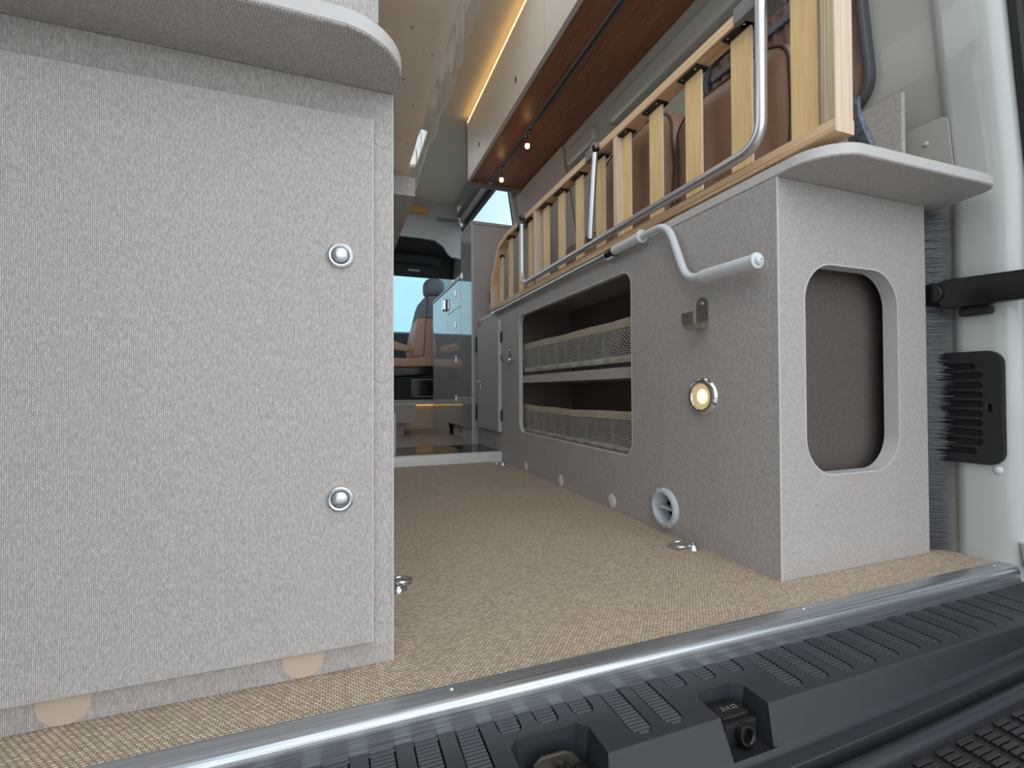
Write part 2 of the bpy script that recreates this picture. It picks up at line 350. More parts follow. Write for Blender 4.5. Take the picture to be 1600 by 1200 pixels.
# ------------------------------------------------------------------ shell of the van
XR, YB, XL = 0.832, 0.70, 0.072           # aisle face of right box, rear faces, aisle edge of left cabinet
XC = 0.452                                # centre line of the van
def wallx(z): return 1.39 - 0.155*max(0.0, z-0.85)
struct('ground', B(-30, 31, -30, 40, -0.70, -0.62), 'asphalt', 'light grey paved ground around the van')
struct('floor', B(-0.49, 1.37, 0.585, 2.435, -0.012, 0.0), 'floor', 'beige woven vinyl floor of the rear storage bay')
struct('floor.001', B(-0.49, 1.37, 2.46, 4.25, 0.0, 0.05), 'floor2', 'brown smooth floor of the living area beyond the threshold')
def side_wall(sgn, wins, y0, y1):
    ys = sorted({y0, y1, *[w for q in wins for w in q[:2]]}); zs = sorted({-0.03, 0.4, 0.85, 1.0, 1.2, 1.4, 1.6, 1.8, 2.0, 2.12, *[w for q in wins for w in q[2:]]})
    P = lambda y, z: ((wallx(z) if sgn > 0 else 2*XC-wallx(z)), y, z)
    Q = []
    for a, b in zip(ys, ys[1:]):
        for c, d in zip(zs, zs[1:]):
            if any(q[0] <= a and b <= q[1] and q[2] <= c and d <= q[3] for q in wins): continue
            Q.append((P(a, c), P(b, c), P(b, d), P(a, d)))
    top = wallx(2.12); n = 6; arc = []
    for k in range(n+1):
        t = k/n; x = top - 0.16*(1-math.cos(t*math.pi/2)); z = 2.12 + 0.15*math.sin(t*math.pi/2)
        arc.append(((x if sgn > 0 else 2*XC-x), z))
    for (xa, za), (xb, zb) in zip(arc, arc[1:]): Q.append(((xa, y0, za), (xa, y1, za), (xb, y1, zb), (xb, y0, zb)))
    return quads(Q)
WIN_R = [(3.30, 4.95, 1.45, 2.06), (5.15, 5.75, 1.10, 1.60)]
WIN_L = [(3.10, 4.40, 1.10, 1.75), (5.15, 5.75, 1.10, 1.60), (0.80, 2.0, 1.12, 1.75)]  # living-area and rear openings are unseen, added to let daylight in
wr = struct('wall_right', side_wall(1, WIN_R, 0.69, 6.4), 'paint', 'grey painted steel side wall above the right bed box')
struct('wall_left', side_wall(-1, WIN_L, 0.69, 6.4), 'paint', 'grey painted steel wall behind the left cabinet')
struct('ceiling', panel([(-0.17, 0.60), (1.075, 0.60), (1.075, 4.62), (-0.17, 4.62)], [rrect(0.15, 0.72, 1.30, 1.95, 0.04), rrect(0.10, 0.60, 3.35, 3.95, 0.04)], 'Z', 2.265, 2.29), 'ceil', 'plain cream ceiling lining of the living area')
struct('wall_rear', B(-0.46, 1.36, 0.56, 0.60, 2.05, 2.30), 'paintw', 'painted header above the rear door opening')
struct('window_7', quads([((0.14, 1.29, 2.293), (0.73, 1.29, 2.293), (0.73, 1.96, 2.293), (0.14, 1.96, 2.293))]), 'glassw', 'unseen square roof hatch pane added to let light in above the beds')  # hatch out of view, added to bring daylight onto locker and slats
struct('window_8', quads([((0.09, 3.34, 2.293), (0.61, 3.34, 2.293), (0.61, 3.96, 2.293), (0.09, 3.96, 2.293))]), 'glassw', 'unseen square roof hatch pane added to light the living area')  # second unseen hatch, added to brighten the living area
# pressed beads of the upper wall
for (a, b) in ((2.10, 2.42), (0.95, 1.97)):
    obj('pressed_bead', panel(rrect(a, b, 1.665, 1.775, 0.05), [], 'X', wallx(1.72)-0.036, wallx(1.72)+0.03, 0.022), 'paint', wr)
# rear corner pillar, flat then rounded to the door seal
pp = []
for z in (-0.03, 0.25, 0.55, 0.85, 1.0, 1.2, 1.4, 1.7, 2.05):
    l = -0.155*max(0, z-0.85)
    pp.append([(x+l, y, z) for x, y in ((1.392, 0.72), (1.392, 0.695), (1.384, 0.685), (1.373, 0.675), (1.370, 0.66), (1.370, 0.612), (1.371, 0.596), (1.377, 0.580), (1.387, 0.570), (1.40, 0.565), (1.43, 0.560), (1.50, 0.56))])
struct('wall_pillar', quads([(a[k], a[k+1], b[k+1], b[k]) for a, b in zip(pp, pp[1:]) for k in range(len(a)-1)]), 'paintw', 'light painted rear corner pillar beside the brush strip', smooth=60)
pl2 = [[(2*XC-x, y, z) for x, y, z in row] for row in pp]
struct('wall_pillar_left', quads([(a[k], a[k+1], b[k+1], b[k]) for a, b in zip(pl2, pl2[1:]) for k in range(len(a)-1)]), 'paintw', 'light painted rear corner pillar beyond the left cabinet', smooth=60)
struct('trim_3', T([(1.408-0.155*max(0, z-0.85), 0.552, z) for z in (-0.02, 0.3, 0.6, 0.85, 1.2, 1.6, 2.0)], 0.014, 10), 'rub', 'black rubber door seal along the rear pillar')

# windows: glass, frames
def wallpane(sgn, q, ins=0.0):
    P = lambda y, z: ((wallx(z)+0.004 if sgn > 0 else 2*XC-wallx(z)-0.004), y, z)
    return quads([(P(q[0]-.02, q[2]-.02), P(q[1]+.02, q[2]-.02), P(q[1]+.02, q[3]+.02), P(q[0]-.02, q[3]+.02))])
k = 1
for sgn, wins in ((1, WIN_R), (-1, WIN_L)):
    for i, q in enumerate(wins):
        w = struct('window_%d' % k, wallpane(sgn, q), 'glasst' if k == 1 else 'glassw', ['wide side window above the kitchen showing cloudy sky', 'cab door window beside the seat', 'unseen left side window added to light the living area', 'cab door window on the left', 'unseen rear side window added above the left cabinet to light the locker'][k-1]); k += 1
        if sgn > 0 and i == 0:
            lx = lambda z: wallx(z)
            def leanbar(y0, y1, z0, z1, d0, d1):
                bm = bmesh.new(); box(bm, 0, 1, y0, y1, z0, z1)
                for v in bm.verts: v.co.x = wallx(v.co.z) - (d1 if v.co.x < 0.5 else d0)
                return bm
            obj('window_gasket', leanbar(3.285, 3.325, 1.42, 2.08, 0.0, 0.035), 'rub', w)
            obj('blind_channel', leanbar(3.235, 3.28, 1.40, 2.10, 0.0, 0.045), 'lightgrey', w)
            obj('window_gasket', leanbar(3.29, 4.97, 2.035, 2.075, 0.0, 0.035), 'rub', w)
            obj('blind_rail', leanbar(3.15, 4.6, 2.08, 2.13, 0.0, 0.055), 'lightgrey', w)
            obj('blind_rail', leanbar(3.15, 4.6, 2.135, 2.175, 0.0, 0.075), 'grey', w)
            obj('blind_stay', B(0.885, 1.085, 4.49, 4.51, 2.045, 2.075, bev=0.004), 'grey', w)
            obj('window_frame', leanbar(3.2, 5.0, 1.40, 1.45, 0.0, 0.03), 'rub', w)

# ------------------------------------------------------------------ rear sill, step and bumper
xs = [-0.47 + i*0.04 for i in range(47)]
sill = struct('trim_1', sweepx([(0.607, -0.012), (0.607, 0.0035), (0.590, 0.0042), (0.580, 0.0036), (0.5755, 0.0020), (0.5725, -0.0010), (0.5712, -0.0045), (0.5705, -0.012), (0.5700, -0.034), (0.58, -0.036)], xs, closed=True), 'alu', 'brushed aluminium sill strip across the rear door opening', smooth=50)
for x in (0.135, 0.76, 1.33, -0.35):
    obj('sill_screw', L([(0.0, 0.0062), (0.002, 0.0058), (0.0036, 0.0045), (0.004, 0.0030)], (x, 0.597, 0), (0, 0, 1), 12), 'satin', sill)
# rear moulding with recessed grip pads and two latch pockets
STEP = thing('rear_step', 'black plastic rear step with ribbed grip pads below the aluminium sill', 'step', (0.45, 0.52, -0.16))
PK = [(0.187, 0.290, 0.530), (0.455, 0.535, 0.525)]     # pockets x0,x1,back y
E1 = 0.473
padx = []
for i in range(-9, 22):
    x = 0.147 + 0.0505*i if i <= 4 else 0.147+0.0505*5 + (i-5)*0.0523 - 0.002
    short = i in (1, 2, 3, 6, 7, 8)
    padx.append((x, 0.537 if short else 0.483))
PW = 0.0150
def padpoly(x, y0, w, y1=0.5722, n=8):
    return [(x-w, y1)] + [(x-w*math.cos(math.pi*k/n), y0+w-w*math.sin(math.pi*k/n)) for k in range(n+1)] + [(x+w, y1)]
outer = [(-0.47, 0.5790), (-0.47, E1)]
for a, b, yb in PK: outer += [(a, E1), (a, yb-0.012), (a+0.012, yb), (b-0.012, yb), (b, yb-0.012), (b, E1)]
outer += [(1.42, E1), (1.42, 0.5790)]
obj('step_plate', panel(outer, [padpoly(x, y0, PW) for x, y0 in padx if x < 1.40], 'Z', -0.0345, -0.030, 0.0012), 'blk', STEP)
obj('slot_base', B(-0.47, 1.42, 0.545, 0.5735, -0.041, -0.0385), 'blkd', STEP)
for x, y0 in padx:
    if y0 < 0.5: obj('slot_base', B(x-PW-.003, x+PW+.003, y0-.003, 0.546, -0.041, -0.0385), 'blkd', STEP)
protos = {}
for x, y0 in padx:
    if x > 1.40: continue
    if y0 not in protos:
        bm = panel(padpoly(x, y0, PW-0.0018), [], 'Z', -0.038, -0.0318, 0.0006)
        nr = int((0.567-y0)/0.0058)
        for q in range(nr):
            y = 0.566 - q*0.0058; w = PW-0.002
            if y-0.005 < y0+PW: w = math.sqrt(max(1e-6, (PW-0.002)**2 - (y0+PW-(y-0.0035))**2))
            if w < 0.004: continue
            vs = [bm.verts.new(p) for p in ((x-w, y, -0.0325), (x+w, y, -0.0325), (x+w, y-0.0049, -0.0325), (x-w, y-0.0049, -0.0325), (x-w, y-0.0030, -0.0300), (x+w, y-0.0030, -0.0300))]
            for f in ((0, 1, 5, 4), (4, 5, 2, 3), (0, 4, 3), (1, 2, 5)): bm.faces.new([vs[i] for i in f])
        protos[y0] = (obj('grip_pad', bm, 'pad', STEP, smooth=20), x)
    else:
        s, px = protos[y0]; inst(s, (x-px, 0, 0), STEP)
def e2(x): return 0.447 + 0.022*abs((x-XC)/0.72)**1.6 + 0.004      # front crease bows out in the middle
def facestrip(x0, x1, n=8, lower=False):
    bm = bmesh.new(); rows = []
    for i in range(n+1):
        x = x0+(x1-x0)*i/n; y2 = e2(x)
        rows.append([bm.verts.new(p) if True else None for p in ((x, E1+0.0012, -0.0302), (x, E1-0.0005, -0.0318), (x, E1-0.0015, -0.036), (x, y2+0.003, -0.0745), (x, y2-0.001, -0.079), (x, y2-0.004, -0.0800), (x, y2-0.0195, -0.0805), (x, y2-0.022, -0.0825), (x, y2-0.022, -0.125))][(3 if lower else 0):(9 if lower else 4)])
    for a, b in zip(rows, rows[1:]):
        for k in range(len(a)-1): bm.faces.new((a[k], b[k], b[k+1], a[k+1]))
    return bm
gx = [-0.47] + [v for p in PK for v in p[:2]] + [1.42]
for a, b in ((gx[0], gx[1]), (gx[2], gx[3]), (gx[4], gx[5])):
    obj('step_front', facestrip(a, b, 16), 'blk', STEP, smooth=60)
obj('step_ledge', facestrip(-0.47, 1.42, 48, True), 'blk', STEP, smooth=60)
for a, b, yb in PK:
    y2 = e2((a+b)/2); zb = -0.079
    Q = [((a, yb-.012, -.031), (a+.012, yb, -.031), (a+.016, yb-.004, zb), (a+.008, yb-.014, zb)),
         ((a+.012, yb, -.031), (b-.012, yb, -.031), (b-.016, yb-.004, zb), (a+.016, yb-.004, zb)),
         ((b-.012, yb, -.031), (b, yb-.012, -.031), (b-.008, yb-.014, zb), (b-.016, yb-.004, zb)),
         ((a, E1, -.031), (a, yb-.012, -.031), (a+.008, yb-.014, zb), (a+.008, y2+.004, zb)),
         ((a, E1, -.031), (a+.008, y2+.006, zb), (a+.002, y2+.003, -.0745)),
         ((b, E1, -.031), (b-.008, y2+.006, zb), (b-.008, yb-.014, zb), (b, yb-.012, -.031)),
         ((b, E1, -.031), (b-.002, y2+.003, -.0745), (b-.008, y2+.006, zb)),
         ((a, E1, -.031), (a+.002, y2+.003, -.0745), (a-.0005, y2+.003, -.0745)),
         ((b, E1, -.031), (b+.0005, y2+.003, -.0745), (b-.002, y2+.003, -.0745)),
         ((a+.008, y2+.006, zb), (b-.008, y2+.006, zb), (b-.002, y2+.003, -.0745), (a+.002, y2+.003, -.0745))]
    obj('latch_pocket', quads(Q), 'blk', STEP)
    obj('pocket_floor', B(a+.007, b-.007, y2+.007, yb-.003, -0.086, -0.0795), 'blkd', STEP)
# latch blocks in the pockets
lb = thing('door_latch', 'black latch block with round socket in the step pocket', 'latch', (0.497, 0.497, -0.079))
obj('housing', B(0.473, 0.519, 0.488, 0.516, -0.0792, -0.046, bev=0.003), 'blkg', lb)
obj('front_plate', B(0.470, 0.523, 0.480, 0.489, -0.0792, -0.052, bev=0.002), 'blkd', lb)
obj('socket', L([(0.008, -0.003), (0.008, 0.011), (0.0095, 0.0125), (0.0125, 0.0125), (0.0135, 0.011), (0.0135, -0.003)], (0.498, 0.482, -0.066), (0, -1, 0.25), 24, True), 'blkg', lb)
obj('locking_tab', B(0.466, 0.474, 0.482, 0.487, -0.074, -0.070, bev=0.001), 'blkg', lb)
obj('locking_tab', B(0.519, 0.531, 0.482, 0.486, -0.0785, -0.0755, bev=0.001), 'blkg', lb)
def text(body, size, mat, parent, mw, name='lettering'):
    cu = bpy.data.curves.new(name, 'FONT'); cu.body = body; cu.size = size; cu.extrude = 0.0003; cu.align_x = 'CENTER'; cu.align_y = 'CENTER'
    ob = bpy.data.objects.new(name, cu); COL.objects.link(ob); me = bpy.data.meshes.new_from_object(ob)
    bpy.data.objects.remove(ob); bpy.data.curves.remove(cu)
    bm = bmesh.new(); bm.from_mesh(me); bpy.data.meshes.remove(me); bm.transform(mw)
    return obj(name, bm, mat, parent, smooth=0)
text('314 22', 0.0095, 'txt', lb, Matrix.Translation((0.497, 0.502, -0.0458)))
la = thing('door_latch.001', 'black latch with a steel striker bar in the larger step pocket', 'latch', (0.245, 0.495, -0.079))
obj('backplate', panel([(0.206, -0.0792), (0.282, -0.0792), (0.282, -0.070), (0.262, -0.047), (0.250, -0.043), (0.222, -0.043), (0.212, -0.050), (0.206, -0.070)], [], 'Y', 0.507, 0.512, 0.002), plain('bronze_plate', (0.10, 0.085, 0.07), 0.3, 0.6), la)
obj('catch', B(0.212, 0.228, 0.484, 0.507, -0.0792, -0.066, bev=0.004), 'blkg', la)
obj('catch', B(0.262, 0.280, 0.484, 0.507, -0.0792, -0.058, bev=0.005), 'blkg', la)
obj('striker_bar', T([(0.226, 0.487, -0.073), (0.268, 0.487, -0.073)], 0.0045, 12), 'steel', la)
obj('spring', T([(0.238, 0.503, -0.058), (0.240, 0.499, -0.052), (0.244, 0.498, -0.060), (0.250, 0.500, -0.052), (0.257, 0.498, -0.062)], 0.0028, 8), 'blkg', la)
obj('side_plate', L([(0.0, 0.0), (0.012, 0.0), (0.012, 0.003), (0.0, 0.004)], (0.279, 0.487, -0.070), (1, 0, 0), 20), 'satin', la)
# outer bumper with ribbed tread
BUM = thing('rear_bumper', 'black bumper with rounded lip and ribbed tread strips below the step', 'bumper', (0.45, 0.36, -0.30))
bo = lambda x: e2(x)-0.447-0.004
prof = [(0.4240, -0.125), (0.4240, -0.100), (0.4225, -0.094), (0.419, -0.089), (0.414, -0.0855), (0.409, -0.0855), (0.404, -0.088), (0.401, -0.092), (0.400, -0.0975)]
prof2 = [(0.400, -0.0975), (0.397, -0.0995), (0.25, -0.1015), (0.20, -0.110), (0.18, -0.14), (0.175, -0.30)]
obj('bumper_shell', sweepx(prof, [-0.5+i*0.05 for i in range(39)], bo), 'blk', BUM, smooth=60)
obj('tread_field', sweepx(prof2, [-0.5+i*0.05 for i in range(39)], bo), plain('worn_black_tread', (0.014, 0.014, 0.015), 0.5, 0, 0.4, 0.6, 350, 0.4), BUM, smooth=60)
bm = B(-0.015, 0.015, -0.0036, 0.0036, 0, 0.0042, bev=0.0008, seg=1)
bm.transform(Matrix.Translation((0.661, 0.391, -0.0995)))
rib0 = obj('tread_rib', bm, 'tread', BUM); first = True
for c in range(9):
    X = 0.661 + 0.0478*c
    for q in range(13):
        if c == 0 and q == 0: continue
        inst(rib0, (X-0.661, bo(X)-bo(0.661)-q*0.0092, -q*0.00012), BUM)

# ------------------------------------------------------------------ left cabinet
LC = thing('storage_cabinet', 'pale woven grey cabinet with a large door and two round push locks', 'cabinet', (-0.2, 0.9, 0.0))
obj('rear_panel', B(-0.46, XL, 0.695, 0.713, 0.0, 0.82, bev=0.0015), 'lam', LC)
obj('side_panel', B(XL-0.018, XL, 0.7132, 2.40, 0.0, 0.82), 'lam', LC)
obj('edge_strip', B(XL-0.0012, XL+0.0012, 0.6945, 0.713, 0.0, 0.82, bev=0.0008), 'edge', LC)
dr = obj('door', B(-0.405, 0.0435, 0.677, 0.6948, 0.040, 0.7685, bev=0.0022, seg=3), 'lam', LC)
obj('edge_strip', B(0.0422, 0.0442, 0.6772, 0.6945, 0.041, 0.7678, bev=0.0008), 'edge', dr)
for z in (0.5715, 0.2415):
    lk = obj('push_lock', L([(0.0, 0.0), (0.0165, 0.0), (0.0172, 0.002), (0.0165, 0.0042), (0.0145, 0.0052), (0.0120, 0.0046), (0.0112, 0.003)], (0.0005, 0.677, z), (0, -1, 0), 36), 'lock', dr)
    obj('button', L([(0.0108, 0.002), (0.0108, 0.0055), (0.0100, 0.0080), (0.0075, 0.0098), (0.004, 0.0106), (0.0, 0.0108)], (0.0005, 0.677, z), (0, -1, 0), 32), 'lock', dr)
for z in (0.751, 0.411, 0.069):
    obj('cover_cap', L([(0.0, 0.0007), (0.0118, 0.0007), (0.0124, 0.0)], (0.0575, 0.695, z), (0, -1, 0), 28), 'lam', LC)
for x in (-0.046, -0.3005):
    bm = panel([(x+0.026*math.cos(t), max(0.0015, 0.027+0.026*math.sin(t))) for t in [2*math.pi*q/28 for q in range(28)]], [], 'Y', 0.6938, 0.6955)
    obj('floor_fixing_cap', bm, 'cap', LC)
# cabinet tops with the rounded corner
out = [(-0.46, 0.582)] + [(-0.03, 0.582)] + [(-0.005+0.085*math.sin(t), 0.667-0.085*math.cos(t)) for t in [math.radians(a) for a in range(6, 91, 7)]] + [(0.080, 0.70), (0.080, 2.40), (-0.46, 2.40)]
lt = obj('counter_top', panel(out, [], 'Z', 0.8202, 0.845, 0.003), 'lam', None, 'woven grey counter top with rounded corner on the left cabinet', 'counter top', smooth=50)
obj('edge_band', panel([(x+0.0004 if x > -0.4 else x, y-0.0004) for x, y in out], [[(x-0.0012, y+0.0012) for x, y in out[1:-1]]+[(-0.459, 2.39), (-0.459, 0.584)]], 'Z', 0.8235, 0.8420), 'edge', lt)
obj('cover_cap', L([(0.0, 0.0006), (0.012, 0.0006), (0.0125, 0.0)], (-0.048, 0.622, 0.8202), (0, 0, -1), 28), 'lam', lt)
obj('end_board', B(-0.44, 0.0450, 0.598, 0.612, 0.845, 1.30, bev=0.0015), 'lam', None, 'upright woven grey end board standing on the left counter top', 'board')
# mattress in plastic film
MT = thing('mattress', 'beige mattress wrapped in clear plastic film overhanging the left counter', 'mattress', (-0.1, 1.6, 0.955))
def mattress_mesh(x1, y0, y1, z0, z1, r, wav, zoff=0.0, nx=16, ny=90):
    bm = bmesh.new(); rows = []
    for j in range(ny+1):
        y = y0+(y1-y0)*j/ny; row = []
        w = wav*(noise.noise(Vector((y*9, 3.1, 0)))+0.6*noise.noise(Vector((y*24, 7.7, 0))))
        prof = [(-0.44+(x1-r+0.44)*q/nx, z0) for q in range(nx+1)] + [(x1-r+r*math.sin(t), z0+r-r*math.cos(t)) for t in [math.radians(a) for a in (15, 30, 45, 60, 75, 90)]] + [(x1, z1-r)] + [(x1-r, z1), (-0.44, z1)]
        for i, (x, z) in enumerate(prof):
            k = max(0, (x-(x1-0.09))/0.09)
            d = 0.006*noise.noise(Vector((x*7, y*7, 1.0)))+zoff
            row.append(bm.verts.new((x+w*k, y, z+(d if z < z0+r else 0))))
        rows.append(row)
    for a, b in zip(rows, rows[1:]):
        for k in range(len(a)-1): bm.faces.new((a[k], b[k], b[k+1], a[k+1]))
    bm.faces.new(rows[0]); bm.faces.new(rows[-1][::-1]); return bm
mb = obj('mattress_core', mattress_mesh(0.176, 0.632, 2.62, 0.966, 1.10, 0.035, 0.004), 'fabric', MT, smooth=80)
for j in range(24):
    for i in range(5):
        x = 0.14-0.062*i+(0.031 if j % 2 else 0)+random.uniform(-.01, .01); y = 0.66+0.075*j+random.uniform(-.014, .014)
        if x > 0.15: continue
        obj('tuft', L([(0.0, 0.0016), (0.0016, 0.001), (0.0024, -0.001)], (x, y, 0.9645+0.006*noise.noise(Vector((x*7, y*7, 1.0)))), (0, 0, -1), 8), 'tuft', mb)
obj('plastic_cover', mattress_mesh(0.205, 0.618, 2.66, 0.959, 1.11, 0.03, 0.016, 0.0, 16, 170), 'film', MT, smooth=80)
br = thing('bed_rail', 'woven grey bed base rail carrying the plastic wrapped mattress', 'bed rail', (0.13, 1.8, 0.90))
obj('rail_board', B(0.095, 0.186, 1.24, 2.60, 0.900, 0.951, bev=0.0015), 'lam', br)
obj('wall_bracket', B(0.080, 0.095, 1.24, 2.60, 0.845, 0.951), 'edge', br)

# ------------------------------------------------------------------ right bed box
RB = thing('bed_box', 'woven grey bed box with open shelf compartment along the aisle', 'cabinet', (1.05, 1.7, 0.0))
H1 = rrect(1.207, 2.160, 0.1825, 0.756, 0.048)
H2 = rrect(0.905, 1.201, 0.2045, 0.654, 0.082, 10)
obj('side_panel', panel([(0.7202, 0.0), (2.88, 0.0), (2.88, 0.82), (0.7202, 0.82)], [H1, [(1.055+0.0405*math.cos(2*math.pi*q/32), 0.0665+0.0405*math.sin(2*math.pi*q/32)) for q in range(32)]], 'X', XR, XR+0.018, 0.0008), 'lam', RB, smooth=40)
obj('rear_panel', panel([(XR, 0.0), (1.305, 0.0), (1.305, 0.82), (XR, 0.82)], [H2], 'Y', YB, YB+0.02, 0.0015), 'lam', RB, smooth=40)
obj('edge_strip', B(XR-0.0006, XR+0.003, YB-0.0008, YB+0.0022, 0.0, 0.82, bev=0.0007), 'edge', RB)
obj('opening_trim', panel(rrect(1.2055, 2.1615, 0.181, 0.7575, 0.049), [rrect(1.2095, 2.1575, 0.185, 0.7535, 0.046)], 'X', XR-0.0007, XR+0.019), 'edge', RB, smooth=40)
obj('opening_trim', panel(rrect(0.9035, 1.2025, 0.203, 0.6555, 0.083, 10), [rrect(0.907, 1.199, 0.2065, 0.652, 0.080, 10)], 'Y', YB-0.0008, YB+0.030), 'edge', RB, smooth=40)
obj('inner_back', B(1.20, 1.212, 0.99, 2.88, 0.0, 0.82), 'lami', RB)
obj('inner_partition', B(0.8502, 1.20, 1.10, 1.116, 0.0, 0.82), 'lami', RB)
obj('inner_partition', B(0.8502, 1.20, 2.30, 2.316, 0.0, 0.82), 'lami', RB)
obj('bottom_shelf', B(0.8502, 1.20, 1.116, 2.30, 0.160, 0.1785), 'lami', RB)
obj('inner_shelf', B(0.853, 1.20, 1.116, 2.30, 0.4245, 0.4605, bev=0.001), 'lam', RB)
obj('pocket_back', B(0.8502, 1.293, 0.765, 0.777, 0.0, 0.82), 'lamd', RB)
obj('outer_panel', B(1.293, 1.305, 0.7202, 0.86, 0.0, 0.82), 'lamd', RB)
for y in (2.072, 1.70, 1.322):
    obj('cover_cap', L([(0.0, 0.0036), (0.010, 0.0033), (0.018, 0.0022), (0.0232, 0.0)], (XR, y, 0.0255), (-1, 0, 0), 28), 'capg', RB)
fd = obj('flap_door', B(0.814, 0.8315, 2.43, 2.846, 0.160, 0.778, bev=0.001), 'lam', RB)
obj('edge_strip', B(0.8135, 0.832, 2.4285, 2.4315, 0.160, 0.778), 'edge', fd)
for z in (0.68, 0.25):
    obj('hinge', B(0.825, 0.8315, 2.412, 2.428, z-0.03, z+0.03, bev=0.002), 'blkd', fd)
    obj('hinge_slot', B(0.8105, 0.8318, 2.852, 2.876, z-0.05, z+0.05, bev=0.003), 'blkd', RB)
kn = obj('knob', L([(0.009, 0.0), (0.009, 0.003), (0.004, 0.006), (0.004, 0.016), (0.008, 0.020), (0.006, 0.025), (0.0, 0.026)], (0.814, 2.78, 0.44), (-1, 0, 0), 16), 'chrome', fd)
obj('keyhole_plate', B(0.8115, 0.814, 2.772, 2.79, 0.395, 0.428, bev=0.001), 'chrome', fd)
# counter top of the right box
out = [(XR, 2.88), (XR, 0.668)] + [(0.917-0.085*math.cos(t), 0.668-0.085*math.sin(t)) for t in [math.radians(a) for a in range(6, 91, 7)]] + [(1.27, 0.577)] + [(1.30+0.045*math.sin(t), 0.622-0.045*math.cos(t)) for t in [math.radians(a) for a in range(6, 91, 12)]] + [(1.365, 0.70), (1.368, 0.75), (1.368, 2.88)]
rtop = obj('counter_top.001', panel(out, [], 'Z', 0.8202, 0.845, 0.003), 'lam', None, 'woven grey counter top under the slatted frame on the right bed box', 'counter top', smooth=50)
obj('edge_band', panel([(x-0.0005 if x < 1.2 else x+0.0004, y-0.0004) for x, y in out], [[(x+0.0012, y+0.0012) for x, y in out[:14]]+[(1.27, 0.58), (1.34, 0.63), (1.36, 2.87)]], 'Z', 0.8235, 0.8420), 'edge', rtop)
# nets in the compartment
def storage_net(name, label, z0, z1, seed, sag):
    t = thing(name, label, 'net', (0.862, 1.69, z0), 'pocket nets in the bed box')
    ya, yb = 1.118, 2.298
    def S(y, v):                                            # v 0..1 bottom..top
        f = 0.006*math.sin(y*31+seed+v*2.2)+0.006*math.sin(y*67+2*seed-3*v)+0.003*math.sin(y*113+v*5)
        zt = z1 + sag*math.sin((y-ya)/(yb-ya)*math.pi) + 0.0010*math.sin(y*17+seed)
        f *= 1-0.75*v
        return Vector((0.866+f*math.sin(v*math.pi*0.8+0.3)-0.006*math.sin(v*math.pi), y, z0+(zt-z0)*v))
    h, w = 0.0112, 0.0125; bm = bmesh.new(); hgt = z1-z0
    nu, nv = int((yb-ya)/w), int(hgt*0.80/(h*0.75))
    def P(u, v): return S(min(yb, max(ya, ya+u*w + 0.004*math.sin((u*w)*29+seed))), 0.10+0.70*min(1, max(0, v*h*0.75/(hgt*0.80))))
    def ribbon(a, b):
        d = (b-a); 
        if d.length < 1e-5: return
        n = Vector((-1, 0, 0)); s = d.normalized().cross(n)*0.00085
        bm.faces.new([bm.verts.new(p) for p in (a-s, a+s, b+s, b-s)])
    for j in range(nv+1):
        for i in range(nu):
            o = 0.5*(j % 2)
            c = P(i+o, j+0.33); l = P(i+o-0.5, j); r = P(i+o+0.5, j)
            ribbon(l, c); ribbon(c, r); 
            if j < nv: ribbon(c, P(i+o, j+1.0))
    obj('net_mesh', bm, 'net', t, kind='stuff', smooth=0)
    def band(v0, v1, d, mat, nm):
        bm = bmesh.new(); rows = []
        for i in range(141):
            y = ya+(yb-ya)*i/140; a, b = S(y, v0), S(y, v1); dx = 0.0016*math.sin(y*300)
            rows.append([bm.verts.new(p) for p in (a+Vector((d, 0, 0)), a-Vector((d+dx, 0, 0)), (a+b)/2-Vector((d*1.6+dx, 0, 0)), b-Vector((d, 0, 0)), b+Vector((d, 0, 0.0008*math.sin(y*400))))])
        for a, b in zip(rows, rows[1:]):
            for q in range(5): bm.faces.new((a[q], b[q], b[(q+1) % 5], a[(q+1) % 5]))
        bm.faces.new(rows[0]); bm.faces.new(rows[-1][::-1])
        obj(nm, bm, mat, t, smooth=60)
    band(0.80, 1.0, 0.0018, 'nettrim', 'top_binding'); band(-0.02, 0.13, 0.004, 'hem', 'hem')
storage_net('storage_net', 'olive pocket net stretched above the inner shelf', 0.480, 0.621, 0.3, -0.004)
storage_net('storage_net.001', 'olive pocket net along the bottom of the open compartment', 0.186, 0.324, 2.1, -0.012)

